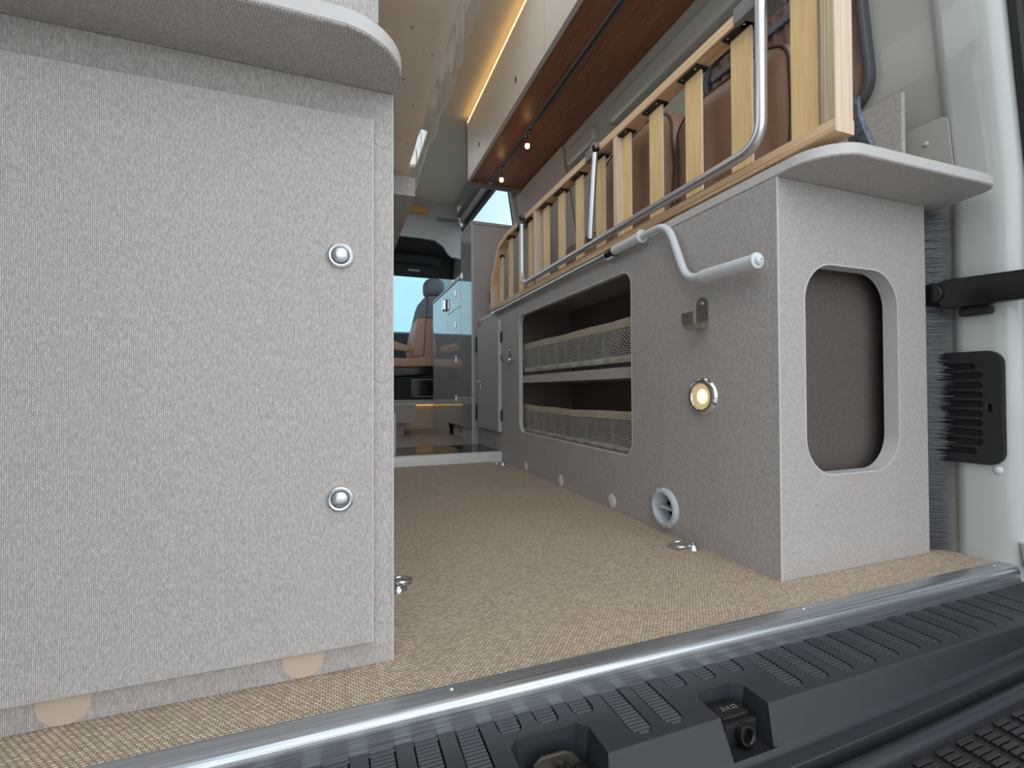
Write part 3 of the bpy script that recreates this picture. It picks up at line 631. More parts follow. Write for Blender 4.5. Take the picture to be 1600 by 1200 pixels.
# ------------------------------------------------------------------ fittings on the aisle panel
def coat_hook(name, label, y):
    t = thing(name, label, 'hook', (XR, y, 0.53), 'steel hooks on the bed box')
    XH = XR-0.0004
    zt, w, th = 0.613, 0.0195, 0.0022
    obj('plate', panel(rrect(y-w, y+w, 0.5600, zt, (0, 0, w*0.95, w*0.95), 8), [], 'X', XH-th, XH), 'steel', t)
    prof = [(XH-th, 0.560)] + [(XH-th-0.0215+0.0215*math.cos(a), 0.556-0.0215*math.sin(a)) for a in [math.radians(q) for q in range(0, 181, 12)]] + [(XH-th-0.043, 0.573)]
    bm = bmesh.new(); rows = []
    for i, (x, z) in enumerate(prof):
        nx = prof[min(i+1, len(prof)-1)][0]-prof[max(i-1, 0)][0]; nz_ = prof[min(i+1, len(prof)-1)][1]-prof[max(i-1, 0)][1]
        l = math.hypot(nx, nz_); n = (-nz_/l*th, nx/l*th)
        rows.append([bm.verts.new(p) for p in ((x, y-w, z), (x, y+w, z), (x+n[0], y+w, z+n[1]), (x+n[0], y-w, z+n[1]))])
    for a, b in zip(rows, rows[1:]):
        for q in range(4): bm.faces.new((a[q], b[q], b[(q+1) % 4], a[(q+1) % 4]))
    bm.faces.new(rows[0]); bm.faces.new(rows[-1][::-1])
    obj('curl', bm, 'steel', t)
    obj('screw', L([(0.0, 0.0030), (0.0020, 0.0030), (0.0045, 0.0022), (0.0052, 0.0)], (XH-th, y, 0.597), (-1, 0, 0), 18), 'chrome', t)
coat_hook('coat_hook', 'curled steel coat hook above the round lamp', 0.909)
coat_hook('coat_hook.001', 'curled steel coat hook beside the narrow flap door', 2.289)
lm = thing('recessed_lamp', 'lit round lamp with chrome ring on the bed box side', 'lamp', (XR, 0.911, 0.323))
lc_ = (XR, 0.911, 0.3705)
obj('bezel', L([(0.031, 0.003), (0.0315, 0.008), (0.034, 0.0105), (0.040, 0.0095), (0.045, 0.006), (0.0475, 0.001), (0.0475, 0.0), (0.031, 0.0)], lc_, (-1, 0, 0), 48, True), 'chrome', lm, smooth=60)
obj('reflector', L([(0.0305, 0.007), (0.026, 0.0045), (0.0185, 0.0026)], lc_, (-1, 0, 0), 40), 'lampdish', lm)
obj('inner_reflector', L([(0.0185, 0.0026), (0.012, 0.0016), (0.0, 0.0010)], lc_, (-1, 0, 0), 40), emit('lamp_inner', (1.0, 0.84, 0.52), 1.0), lm)
obj('lens', L([(0.008, 0.0015), (0.0078, 0.004), (0.005, 0.006), (0.0, 0.0066)], lc_, (-1, 0, 0), 24), 'lampglow', lm)
vt = thing('air_vent', 'blue grey round air outlet with notched rim low on the bed box', 'vent', (XR, 1.055, 0.012))
vc = Vector((XR, 1.055, 0.0665))
obj('rim', L([(0.029, -0.030), (0.038, 0.009), (0.0405, 0.012), (0.047, 0.0115), (0.052, 0.008), (0.0535, 0.003), (0.0535, 0.0)], vc, (-1, 0, 0), 48), 'ventp', vt, smooth=60)
obj('duct', L([(0.0285, -0.028), (0.0275, -0.060), (0.026, -0.060), (0.025, -0.075), (0.0, -0.075)], vc, (-1, 0, 0), 32), 'blkd', vt)
for k in range(12):
    a = 2*math.pi*k/12; d = Vector((0, math.cos(a), math.sin(a)))
    obj('rim_notch', T([vc+d*0.0455+Vector((-0.0115, 0, 0)), vc+d*0.0545+Vector((-0.0060, 0, 0))], 0.0014, 6), 'crank', vt)
bm = bmesh.new(); box(bm, XR-0.006, XR+0.022, 1.055-0.036, 1.055+0.030, 0.0630, 0.0700, bev=0.003)
obj('vane', bm, 'ventp', vt)
def lashing(name, label, c, ring):
    t = thing(name, label, 'lashing ring', (c[0], c[1], 0.0), 'steel lashing rings on the floor')
    obj('base', L([(0.0, 0.013), (0.006, 0.0125), (0.011, 0.011), (0.012, 0.009), (0.0145, 0.0085), (0.016, 0.006), (0.0165, 0.003), (0.019, 0.0025), (0.0195, 0.0)], (c[0], c[1], 0), (0, 0, 1), 28), 'chrome', t)
    R, n = 0.0215, 28; d = Vector((ring[0]-c[0], ring[1]-c[1], 0)).normalized(); s = Vector((-d.y, d.x, 0)); o = Vector((c[0], c[1], 0.0075))+d*(R+0.010)
    bm = bmesh.new(); rows = []
    for k in range(n):
        a = 2*math.pi*k/n; e = d*math.cos(a)+s*math.sin(a); p = o+e*R; p.z -= 0.003*math.cos(a)
        rows.append([bm.verts.new(p+(e*math.cos(q)+Vector((0, 0, 1))*math.sin(q))*0.0034) for q in [2*math.pi*m/8 for m in range(8)]])
    for i in range(n):
        a, b = rows[i], rows[(i+1) % n]
        for q in range(8): bm.faces.new((a[q], b[q], b[(q+1) % 8], a[(q+1) % 8]))
    obj('ring', bm, 'chrome', t, smooth=80)
    obj('eye', L([(0.0, 0.003), (0.003, 0.0025), (0.004, 0.0)], (c[0], c[1], 0.012), (0, 0, 1), 12), 'steel', t)
lashing('lashing_ring', 'chrome lashing ring on the floor below the round air outlet', (0.808, 0.925), (0.76, 0.955))
lashing('lashing_ring.001', 'chrome lashing ring on the floor by the threshold', (0.80, 2.32), (0.75, 2.325))
lashing('lashing_ring.002', 'chrome lashing ring half hidden behind the left cabinet edge', (0.105, 0.935), (0.115, 0.97))
# awning crank
CK = thing('awning_crank', 'folding hand crank with pale grip clipped under the counter edge', 'crank', (0.812, 1.6, 0.63))
XK = 0.813; zk = 0.826
obj('rod', T([(XK, 2.50, zk-.002), (XK, 1.30, zk)], 0.0095, 14), 'satin', CK)
obj('rod_joint', L([(0.0, 0.0), (0.013, 0.0), (0.013, 0.02), (0.0, 0.02)], (XK, 2.50, zk-.002), (0, 1, 0), 16), 'chrome', CK)
obj('clip', T([(XK, 1.312, zk), (XK, 1.308, zk), (XK, 1.268, zk), (XK, 1.264, zk)], [0.012, 0.0145, 0.0145, 0.012], 18), 'blkg', CK)
obj('clip_foot', B(XK-0.004, XR, 1.272, 1.310, zk-0.020, zk-0.013, bev=0.001), 'satin', CK)
obj('sleeve', T([(XK-.002, 1.268, zk), (XK-.002, 1.262, zk), (XK-.004, 1.125, zk), (XK-.004, 1.120, zk)], [0.0125, 0.0145, 0.0145, 0.0130], 20), 'crank', CK)
obj('sleeve_collar', L([(0.0, 0.0), (0.0185, 0.0), (0.0195, 0.002), (0.0185, 0.004), (0.0, 0.004)], (XK-.004, 1.122, zk), (0, -1, 0), 24), 'crank', CK)
XA = 0.806
path = fillet([(XK-.004, 1.125, zk), (XA, 1.005, zk-0.002), (XA, 0.935, zk-0.165), (XA-.004, 0.86, zk-0.173)], 0.05, 8)
obj('crank_arm', T(path, 0.0098, 14), 'crank', CK, smooth=80)
obj('grip', T([(XA-.004, 0.880, zk-0.172), (XA-.004, 0.876, zk-0.172), (XA-.008, 0.722, zk-0.176), (XA-.008, 0.718, zk-0.176)], [0.013, 0.0150, 0.0150, 0.0135], 22), 'crank', CK)
obj('grip_cap', L([(0.0, 0.0), (0.0165, 0.0), (0.0170, 0.002), (0.0160, 0.004), (0.0095, 0.0045), (0.0092, 0.010), (0.006, 0.0125), (0.0, 0.013)], (XA-.008, 0.721, zk-0.176), (-0.03, -1, -0.02), 28), 'crank', CK)
obj('pin_hole', L([(0.0, 0.0002), (0.0015, 0.0001), (0.0016, -0.001)], (XA-.0085, 0.7081, zk-0.1762), (-0.03, -1, -0.02), 10), 'blkd', CK)

# ------------------------------------------------------------------ slatted bed frame folded upright
BF = thing('slatted_bed_frame', 'upright wooden slatted bed frame with folded tube legs on the right counter', 'bed frame', (0.875, 1.6, 0.845))
F0, F1 = 0.850, 0.899                     # frame depth in x
obj('rail', B(F0, F1, 0.592, 2.68, 0.860, 0.887, bev=0.002), 'ply', BF, label='lower beech rail with layered edge')
obj('rail', B(F0, F1, 0.592, 2.38, 1.224, 1.251, bev=0.003), 'beech', BF, label='upper beech rail')
obj('rail_end_face', B(F0, F1+.0006, 0.5908, 0.5925, 0.8598, 0.8872, bev=0.001), 'pale', BF)
for y in (0.75, 1.55, 2.35): obj('hinge_block', B(0.862, 0.892, y-0.03, y+0.03, 0.845, 0.860), 'blkd', BF)
obj('end_post', B(F0+.001, F1-.001, 0.594, 0.620, 0.8872, 1.224, bev=0.002), 'plyv', BF)
obj('end_post_face', B(F0+.0015, F1-.001, 0.5920, 0.5942, 0.8874, 1.224), 'pale', BF)
# rounded far corner
bm = bmesh.new(); rows = []
arcp = [(2.38, 1.2375), (2.53, 1.212), (2.665, 1.035), (2.668, 0.887)]
arc = fillet([(0, y, z) for y, z in arcp], 0.035, 5)
for i, p in enumerate(arc):
    t = (arc[min(i+1, len(arc)-1)]-arc[max(i-1, 0)]).normalized(); n = Vector((0, -t.z, t.y))*0.0135
    rows.append([bm.verts.new(q) for q in ((F0, p.y-n.y, p.z-n.z), (F1, p.y-n.y, p.z-n.z), (F1, p.y+n.y, p.z+n.z), (F0, p.y+n.y, p.z+n.z))])
for a, b in zip(rows, rows[1:]):
    for q in range(4): bm.faces.new((a[q], b[q], b[(q+1) % 4], a[(q+1) % 4]))
bm.faces.new(rows[0]); bm.faces.new(rows[-1][::-1])
obj('curved_end', bm, 'beech', BF)
for y in (1.322, 2.005):
    obj('crossbar', B(F0+.002, F1-.001, y-0.011, y+0.011, 0.8872, 1.224, bev=0.0015), 'pale', BF)
SX0, SX1 = 0.876, 0.884
sl0 = hd0 = None; Y0 = 0.672
for k in range(13):
    y = Y0 + 0.157*k
    if k == 9: y += 0.03
    zt = 1.2185 if k < 12 else 1.155
    if k in (0, 12):
        bm = bmesh.new(); box(bm, SX0, SX1, y-0.029, y+0.029, 0.884, zt, bev=0.001)
        s = obj('slat', bm, 'slat', BF)
        obj('slat_edge', B(SX0+.0008, SX1-.0008, y-0.0294, y-0.0288, 0.885, zt-.001), 'pale', s)
        if k == 0:
            sl0 = s
            hd0 = obj('slat_holder', B(0.856, 0.897, y-0.037, y+0.037, zt-0.0005, 1.224, bev=0.002), 'blkd', BF)
            hsc = [obj('screw', L([(0.0, 0.0012), (0.0022, 0.0008), (0.0028, 0.0)], (0.863, y+q, zt-0.0005), (0, 0, -1), 10), 'chrome', hd0) for q in (-0.024, 0.024)]
            eg0 = s.children[0]
        else: obj('slat_holder', B(0.866, 0.896, y-0.012, y+0.032, zt-0.001, 1.19, bev=0.002), 'blkd', BF)
    else:
        s = inst(sl0, (0, y-Y0, 0), BF); e = inst(eg0, (0, y-Y0, 0), s); e.location = eg0.location
        s.location = Vector((0, y-Y0, 0)); e.location = Vector((0, 0, 0))
        h = inst(hd0, (0, y-Y0, 0), BF)
        for q in hsc: inst(q, (0, 0, 0), h)
# folded leg tubes
XT = 0.8365
leg = fillet([(XT-.004, 0.733, 1.225), (XT-.002, 0.738, 0.905), (XT, 0.85, 0.9045), (XT, 2.118, 0.9045), (XT, 2.122, 1.20)], 0.075, 9)
obj('folding_leg', T(leg, 0.0122, 16), 'satin', BF, smooth=80)
obj('folding_leg', T([(XT, 1.422, 1.215), (XT-.002, 1.455, 0.922)], 0.0105, 14), 'satin', BF)
obj('rubber_tip', T([(XT-.002, 1.455, 0.924), (XT-.002, 1.4565, 0.9165)], 0.0118, 14), 'blkd', BF)
for y in (0.733, 1.420, 2.122):
    bk = obj('leg_bracket', B(0.842, F1+.004, y-0.005, y+0.085, 1.218, 1.256, bev=0.004), 'grey', BF)
    obj('pivot_bolt', T([(0.826, y, 1.228), (0.848, y, 1.228)], 0.009, 14), 'blkg', bk)
    obj('pivot_ring', L([(0.009, -0.002), (0.0135, -0.002), (0.0135, 0.002), (0.009, 0.002)], (0.830, y, 1.234), (-1, -0.4, 0), 18, True), 'steel', bk)
obj('end_bracket', B(0.852, 0.90, 2.67, 2.715, 0.92, 0.985, bev=0.004), 'blkd', BF)
obj('corner_joint', B(0.849, 0.9, 2.646, 2.674, 0.887, 0.975, bev=0.002), 'pale', BF)
# cushions behind the frame
def cushion(name, label, c, half, pip):
    t = thing(name, label, 'cushion', (c[0], c[1], c[2]-half[2]), 'leather cushions behind the slatted frame')
    obj('cover', pillow(c, half, 5.0, 48, 28, 0.010), 'leather', t, smooth=80)
    obj('piping', T([Vector(p) for p in pip], 0.004, 8), 'piping', t, smooth=80)
def pipe(c, half, dx):
    e = 2/5.0; f = lambda v: math.copysign(abs(v)**e, v); out = []
    for k in range(41):
        a = 2*math.pi*k/40; v = Vector((c[0]+dx, c[1]+half[1]*0.965*f(math.cos(a)), c[2]+half[2]*0.965*f(math.sin(a)))); out.append(v+noise.noise_vector(v*9)*0.010)
    return out
cz = 0.858
for nm, lb_, c, h in (('seat_cushion', 'brown leather cushion behind the slats at the open end of the frame', (1.015, 0.955, cz+0.178), (0.075, 0.195, 0.178)),
                      ('seat_cushion.001', 'brown leather cushion behind the pale crossbar of the slatted frame', (1.02, 1.375, cz+0.215), (0.075, 0.205, 0.215)),
                      ('seat_cushion.002', 'darker lying brown leather cushion behind the middle of the slatted frame', (1.10, 1.86, cz+0.10), (0.12, 0.21, 0.10))):
    cushion(nm, lb_, c, h, pipe(c, h, -0.74*h[0]))
obj('side_board', B(1.288, 1.302, 0.735, 2.86, 0.845, 1.115, bev=0.001), 'lam', None, 'woven grey side board behind the cushions against the wall', 'board')
# window blind behind the cushions
wb = thing('side_window', 'brown blind in a rounded grey rubber frame on the wall behind the slats', 'window', (1.31, 1.1, 1.14))
def lean(bm):
    for v in bm.verts: v.co.x += wallx(v.co.z)
    return bm
obj('rubber_frame', lean(panel(rrect(0.815, 1.37, 1.14, 1.585, 0.09, 10), [rrect(0.834, 1.351, 1.159, 1.566, 0.075, 10)], 'X', -0.028, 0.002, 0.006)), plain('grey_rubber', (0.075, 0.08, 0.085), 0.5), wb, smooth=60)
bm = bmesh.new(); rows = []
for i in range(106):
    y = 0.842+0.501*i/105; rows.append([bm.verts.new((-0.008+0.005*math.sin(y*150), y, z)) for z in (1.168, 1.4, 1.557)])
for a, b in zip(rows, rows[1:]):
    for q in range(2): bm.faces.new((a[q], b[q], b[q+1], a[q+1]))
obj('blind', lean(bm), 'blind', wb, smooth=80)
obj('blind_bar', lean(B(-0.026, -0.016, 0.86, 1.33, 1.50, 1.52, bev=0.003)), 'felt', wb)
# felt strap hanging at the frame end
bm = bmesh.new(); rows = []
for i in range(15):
    t = i/14; c = Vector((0.922+0.115*t, 0.612+0.035*t+0.004*math.sin(t*9), 0.856+0.075*(1-t)**2+0.006*math.sin(t*13)**2))
    rows.append([bm.verts.new(c+Vector(d)+noise.noise_vector(c*60)*0.006) for d in ((-.004, -.016, -.006), (.004, -.016, .010), (.006, .016, .012), (-.002, .016, -.006))])
for a, b in zip(rows, rows[1:]):
    for q in range(4): bm.faces.new((a[q], b[q], b[(q+1) % 4], a[(q+1) % 4]))
bm.faces.new(rows[0]); bm.faces.new(rows[-1][::-1])
obj('felt_strap', bm, 'felt', None, 'crumpled dark grey felt strap lying at the end of the slatted frame', 'strap', smooth=80)

# ------------------------------------------------------------------ pillar fittings
BS = thing('brush_strip', 'black bristle brush strip sealing the gap beside the bed box', 'brush strip', (1.315, 0.735, 0.0))
obj('holder', B(1.3052, 1.314, 0.722, 0.748, 0.0, 0.815), 'grey', BS)
bm = bmesh.new()
for i in range(5200):
    z = random.uniform(0.004, 0.812); y = random.uniform(0.724, 0.746); ln = random.uniform(0.050, 0.070)
    dz = random.gauss(0, 0.0045)-0.002; dy = random.gauss(-0.032, 0.010); r = 0.0006
    p = Vector((1.313, y, z)); e = Vector((1.313+ln, y+dy, max(0.003, z+dz)))
    m = (p+e)/2+Vector((0, 0, random.gauss(0, 0.0012)))
    a = [bm.verts.new(p+Vector((0, 0, r))), bm.verts.new(p-Vector((0, 0, r)))]; b = [bm.verts.new(m+Vector((0, 0, r))), bm.verts.new(m-Vector((0, 0, r)))]; c = bm.verts.new(e)
    bm.faces.new((a[0], a[1], b[1], b[0])); bm.faces.new((b[0], b[1], c))
obj('bristles', bm, 'bristle', BS, kind='stuff', smooth=0)
GR = thing('vent_grille', 'black slotted air grille set in the light rear pillar', 'grille', (1.37, 0.645, 0.215))
slots = [rrect(0.625+(0.012 if q in (0, 9) else 0), 0.72, 0.237+q*0.0215, 0.2505+q*0.0215, 0.0062, 4) for q in range(10)]
obj('grille_plate', panel(rrect(0.588, 0.735, 0.2155, 0.472, (0.03, 0.03, 0.03, 0.03)), slots+[rrect(0.609, 0.615, 0.335, 0.352, 0.001, 1)], 'X', 1.358, 1.3715, 0.003), 'rub', GR)
obj('slot_backing', B(1.3685, 1.3695, 0.60, 0.73, 0.23, 0.46), 'blkd', GR)
obj('pillar_plug', L([(0.0, 0.005), (0.005, 0.0045), (0.0085, 0.002), (0.009, 0.0)], (1.370, 0.604, 0.206), (-1, 0, 0), 18), 'crank', None, 'small round pale plug on the pillar below the black grille', 'plug')
pc = thing('pillar_cover', 'flat painted cover plate with a round clip on the upper rear pillar', 'cover plate', (1.35, 0.70, 0.88))
obj('plate', lean(panel(rrect(0.668, 0.76, 0.86, 1.03, (0, 0, 0.01, 0.014), 6), [], 'X', -0.0255, -0.0215, 0.0012)), 'paint', pc)
obj('clip', L([(0.0, 0.006), (0.004, 0.005), (0.006, 0.0)], (wallx(0.985)-0.0255, 0.715, 0.985), (-1, 0, 0), 14), 'paintw', pc)
HG = thing('door_check_arm', 'black door check arm reaching out from the rear pillar', 'check arm', (1.37, 0.62, 0.55))
obj('arm', panel([(0.705, 0.605), (0.695, 0.635), (0.675, 0.642), (0.50, 0.632), (0.30, 0.61), (0.30, 0.545), (0.50, 0.572), (0.64, 0.573), (0.68, 0.575)], [], 'X', 1.325, 1.350, 0.005), 'blkg', HG)
obj('pivot', L([(0.0, 0.0), (0.024, 0.0), (0.026, 0.004), (0.026, 0.028), (0.022, 0.034), (0.0, 0.034)], (1.352, 0.700, 0.612), (-1, 0, 0), 24), 'blkg', HG)
obj('stop_buffer', B(1.345, 1.368, 0.602, 0.660, 0.553, 0.574, bev=0.006), 'rub', HG)
obj('mount', B(1.350, 1.372, 0.66, 0.72, 0.585, 0.637, bev=0.003), 'blkg', HG)
obj('door_latch_plate', panel([(0.52, 0.0), (0.565, 0.0), (0.572, 0.055), (0.52, 0.055)], [], 'X', 1.372, 1.39, 0.002), 'satin', None, 'grey metal latch plate at the foot of the rear pillar', 'latch')
def rear_door(name, label, sx):  # leaves stand out of view, added to shade the side panels
    t = thing(name, label, 'door', (XC+sx*1.06, 0.05, -0.1))
    f = lambda a, b: (XC+sx*a, XC+sx*b) if sx > 0 else (XC+sx*b, XC+sx*a)
    obj('door_leaf', B(*f(1.03, 1.10), -0.36, 0.50, -0.12, 2.08, bev=0.015), 'paintw', t)
    obj('inner_trim', B(*f(1.022, 1.0305), -0.30, 0.44, 0.10, 1.95, bev=0.003), plain('dark_door_trim', (0.10, 0.11, 0.12), 0.5), t)
    obj('door_seal', B(*f(1.005, 1.031), 0.47, 0.505, -0.1, 2.05, bev=0.008), 'rub', t)
rear_door('rear_door', 'opened rear door with dark trim, out of view, added to block light on the right', 1)
rear_door('rear_door.001', 'opened rear door with dark trim, out of view, added to block light on the left', -1)

# ------------------------------------------------------------------ threshold, living area
struct('trim_2', B(0.09, 0.834, 2.425, 2.475, 0.0, 0.052, bev=0.002), plain('white_aluminium', (0.82, 0.82, 0.82), 0.45, 0.35), 'bright aluminium threshold step at the end of the storage bay')
struct('trim_4', B(0.09, 0.834, 2.476, 2.83, 0.050, 0.053), plain('dark_metal_strip', (0.09, 0.09, 0.09), 0.12, 0.9), 'dark shiny metal strip on the floor behind the threshold')
TC = thing('tall_cabinet', 'tall grey cabinet with gloss aisle front behind the bed frame', 'cabinet', (1.0, 3.03, 0.05))
obj('carcass', B(0.80, 1.22, 2.885, 3.17, 0.05, 1.455), 'lam', TC)
obj('top_board', B(0.788, 1.225, 2.878, 3.172, 1.455, 1.475, bev=0.002), 'lam', TC)
g1 = obj('gloss_front', B(0.789, 0.7998, 2.886, 3.168, 0.14, 1.453, bev=0.0012), 'gloss', TC)
obj('edge_strip', B(0.788, 0.80, 2.879, 2.8855, 0.05, 1.455), 'edge', TC)
obj('latch', B(0.782, 0.789, 3.135, 3.155, 1.16, 1.20, bev=0.002), 'chrome', g1)
obj('plinth', B(0.83, 1.2, 2.90, 3.17, 0.05, 0.14), 'lam', TC)
KB = thing('kitchen_unit', 'low gloss grey kitchen unit with drawers along the aisle', 'kitchen unit', (1.0, 3.7, 0.05))
obj('carcass', B(0.80, 1.25, 3.172, 4.20, 0.14, 1.17), 'lam', KB)
obj('worktop', B(0.785, 1.255, 3.172, 4.21, 1.172, 1.195, bev=0.003), 'lightgrey', KB)
for a, b, c, d in ((3.585, 4.20, 0.05, 1.168), (3.174, 3.582, 0.98, 1.168), (3.174, 3.582, 0.708, 0.976), (3.174, 3.582, 0.484, 0.704), (3.174, 3.582, 0.142, 0.480)):
    f = obj('drawer_front', B(0.789, 0.7998, a, b, c, d, bev=0.001), 'gloss', KB)
    if b < 4: obj('latch', B(0.783, 0.789, 3.31, 3.335, (c+d)/2-0.0, (c+d)/2+0.045, bev=0.002), 'chrome', f)
obj('towel_hook', B(0.762, 0.789, 3.62, 3.70, 1.02, 1.11, bev=0.01), 'chrome', KB)
obj('plinth', B(0.83, 1.2, 3.18, 3.58, 0.05, 0.14), 'lam', KB)
obj('plinth_socket', L([(0.0, 0.004), (0.018, 0.004), (0.02, 0.0)], (0.83, 3.35, 0.095), (-1, 0, 0), 16), 'grey', KB)
BN = thing('bench_seat', 'pale woven grey bench base jutting out on the left of the aisle', 'bench', (0.05, 3.8, 0.05))
obj('bench_front', B(-0.40, 0.544, 3.60, 4.10, 0.145, 0.281, bev=0.002), 'lam', BN)
obj('bench_plinth', B(-0.40, 0.46, 3.66, 4.10, 0.05, 0.145), 'lam', BN)
struct('trim_5', B(0.235, 0.276, 2.50, 2.54, 0.05, 0.27, bev=0.004), 'edge', 'short pale post at the left end of the threshold')
struct('floor.002', B(-0.40, 1.30, 4.25, 5.2, 0.255, 0.285), 'floor2', 'raised cab floor platform')
RS = thing('cab_step', 'beige step riser with warm light strip leading to the cab', 'step', (0.45, 4.24, 0.05))
obj('riser', B(-0.40, 1.30, 4.235, 4.2495, 0.05, 0.262), plain('beige_riser', (0.55, 0.42, 0.31), 0.6), RS)
obj('nosing', B(-0.40, 1.30, 4.205, 4.2495, 0.264, 0.286, bev=0.003), 'edge', RS)
obj('light_strip', B(-0.38, 1.28, 4.222, 4.230, 0.257, 0.2635), emit('amber_led', (1.0, 0.55, 0.12), 0.9), RS)
# wall lining board beside the locker
obj('wall_lining', lean(B(-0.02, -0.005, 2.46, 3.22, 0.87, 1.82)), 'lam', None, 'woven grey wall lining board below the far end of the locker', 'board')

# overhead locker
LK = thing('overhead_locker', 'long overhead locker with warm grey doors and brown underside', 'locker', (1.03, 1.95, 1.83))
LX, LZ = 0.842, 1.832
bm = bmesh.new(); box(bm, LX, 1.25, 0.75, 3.11, LZ, LZ+0.015)
for v in bm.verts:
    if v.co.x > 1.0: v.co.x = wallx(v.co.z)-0.002
obj('underside_panel', bm, 'walnut', LK)
obj('locker_back', B(1.10, 1.115, 0.75, 3.11, LZ+0.015, 2.24), 'cream', LK)
for a, b, ly in ((0.752, 1.812, 1.5), (1.816, 2.46, 2.154), (2.464, 3.105, 2.808)):
    d = obj('door', B(0.822, 0.8415, a, b, 1.826, 2.222, bev=0.0015), 'cream', LK)
    obj('latch', B(0.8195, 0.8225, ly-0.016, ly+0.016, 1.918, 1.95, bev=0.001), 'chrome', d)
    obj('latch_hole', B(0.8190, 0.8197, ly-0.005, ly+0.007, 1.925, 1.943), 'blkd', d)
    obj('lower_edge', B(0.8215, 0.842, a, b, 1.8245, 1.8262), 'edge', d)
obj('light_strip', B(0.8225, 0.832, 0.76, 3.10, 2.229, 2.237), 'led', LK)
obj('light_channel', B(0.832, 0.842, 0.76, 3.10, 2.224, 2.255), 'grey', LK)
ep = [(0.812, 2.24), (0.812, 1.822)] + [(0.83-0.018*math.cos(t), 1.822-0.018*math.sin(t)) for t in [math.radians(a) for a in (20, 45, 70, 90)]] + [(1.20, 1.804), (1.225, 1.815), (1.228, 1.84), (1.17, 2.24)]
obj('end_panel', panel(ep, [], 'Y', 3.11, 3.128, 0.003), 'grey', LK)
LL = thing('overhead_locker.001', 'unseen left overhead locker added so its strip warms the opposite doors', 'locker', (-0.13, 1.95, 1.83))  # unseen locker, added for the warm light of its strip
obj('underside_panel', B(-0.33, 0.062, 0.75, 3.11, LZ, LZ+0.015), 'walnut', LL)
for a, b in ((0.752, 1.812), (1.816, 2.46), (2.464, 3.105)): obj('door', B(0.0625, 0.082, a, b, 1.826, 2.222, bev=0.0015), 'cream', LL)
obj('light_strip', B(0.072, 0.0815, 0.76, 3.10, 2.229, 2.237), 'led', LL)  # added glow, lights the right locker doors
obj('light_channel', B(0.062, 0.072, 0.76, 3.10, 2.224, 2.255), 'grey', LL)
obj('end_panel', B(-0.30, 0.086, 3.11, 3.128, 1.81, 2.24), 'grey', LL)
TR = thing('light_track', 'dark lighting track along the brown locker underside', 'light track', (0.978, 1.9, LZ-0.012))
obj('rail', B(0.969, 0.987, 0.78, 3.06, LZ-0.010, LZ, bev=0.001), 'track', TR)
obj('rail_lip', B(0.9665, 0.969, 0.78, 3.06, LZ-0.012, LZ), 'grey', TR)
obj('rail_lip', B(0.987, 0.9895, 0.78, 3.06, LZ-0.012, LZ), 'grey', TR)
obj('end_cap', B(0.966, 0.990, 3.06, 3.085, LZ-0.013, LZ, bev=0.001), 'lightgrey', TR)
for i, (y, lab) in enumerate(((2.838, 'small glowing spot lamp near the end cap of the light track'), (2.395, 'small glowing spot lamp hanging midway along the light track'))):
    t = thing('spot_lamp' if i == 0 else 'spot_lamp.001', lab, 'lamp', (0.978, y, LZ-0.10), 'spot lamps on the light track')
    obj('holder', B(0.968, 0.988, y-0.03, y+0.03, LZ-0.020, LZ-0.0125, bev=0.001), 'chrome', t)
    obj('stem', T([(0.978, y, LZ-0.018), (0.978, y, LZ-0.06)], 0.0028, 8), 'blkd', t)
    obj('socket', L([(0.0, 0.0), (0.007, 0.0), (0.012, -0.018), (0.0, -0.018)], (0.978, y, LZ-0.058), (0, 0, 1), 16), 'chrome', t)
    obj('bulb', pillow((0.978, y, LZ-0.085), (0.013, 0.013, 0.014), 2, 16, 10), 'bulb', t, smooth=80)

# ------------------------------------------------------------------ cab
arch_r = [(0.606, 1.892), (0.76, 1.890), (0.887, 1.880), (0.97, 1.829), (1.015, 1.756), (1.054, 1.728), (1.14, 1.722), (1.20, 1.66), (1.22, 1.5), (1.22, 0.30)]
hole = arch_r + [(2*XC-x, z) for x, z in reversed(arch_r)]
struct('wall_bulkhead', panel([(-0.47, 0.05), (1.38, 0.05), (1.38, 1.0), (1.10, 2.27), (-0.20, 2.27), (-0.47, 1.0)], [hole], 'Y', 4.60, 4.63, 0.004), 'lightgrey', 'light grey arched lining between living area and cab')
obj('oak_trim_block', B(0.40, 0.80, 4.52, 4.599, 2.115, 2.19, bev=0.02), 'amber', None, 'short oak coloured trim block above the cab arch', 'trim block')
CB = thing('cab_roof_console', 'dark cab headliner with overhead console and sun visor above the windscreen', 'headliner', (0.45, 5.0, 1.65))
obj('headliner', quads([((-0.4, 4.63, 2.05), (1.3, 4.63, 2.05), (1.3, 5.2, 1.93), (-0.4, 5.2, 1.93)), ((-0.4, 5.2, 1.93), (1.3, 5.2, 1.93), (1.3, 5.42, 1.70), (-0.4, 5.42, 1.70))]), 'head', CB)
obj('console', B(-0.2, 1.08, 5.18, 5.38, 1.80, 1.90, bev=0.03, seg=3), 'head', CB)
v = obj('sun_visor', B(0.10, 1.06, 5.28, 5.31, 1.665, 1.805, bev=0.012), 'head', CB)
obj('visor_label', B(0.715, 0.84, 5.2785, 5.28, 1.728, 1.750), 'lightgrey', v)
struct('window_6', quads([((-0.35, 5.42, 1.70), (1.25, 5.42, 1.70), (1.28, 6.2, 1.0), (-0.38, 6.2, 1.0))]), 'glass', 'windscreen showing pale blue sky')
obj('dashboard', panel([(5.45, 0.30), (6.3, 0.30), (6.3, 1.02), (6.1, 1.06), (5.75, 1.10), (5.55, 1.06), (5.50, 0.95), (5.55, 0.7)], [], 'X', -0.34, 1.23, 0.02), 'dash', None, 'dark dashboard below the windscreen', 'dashboard')
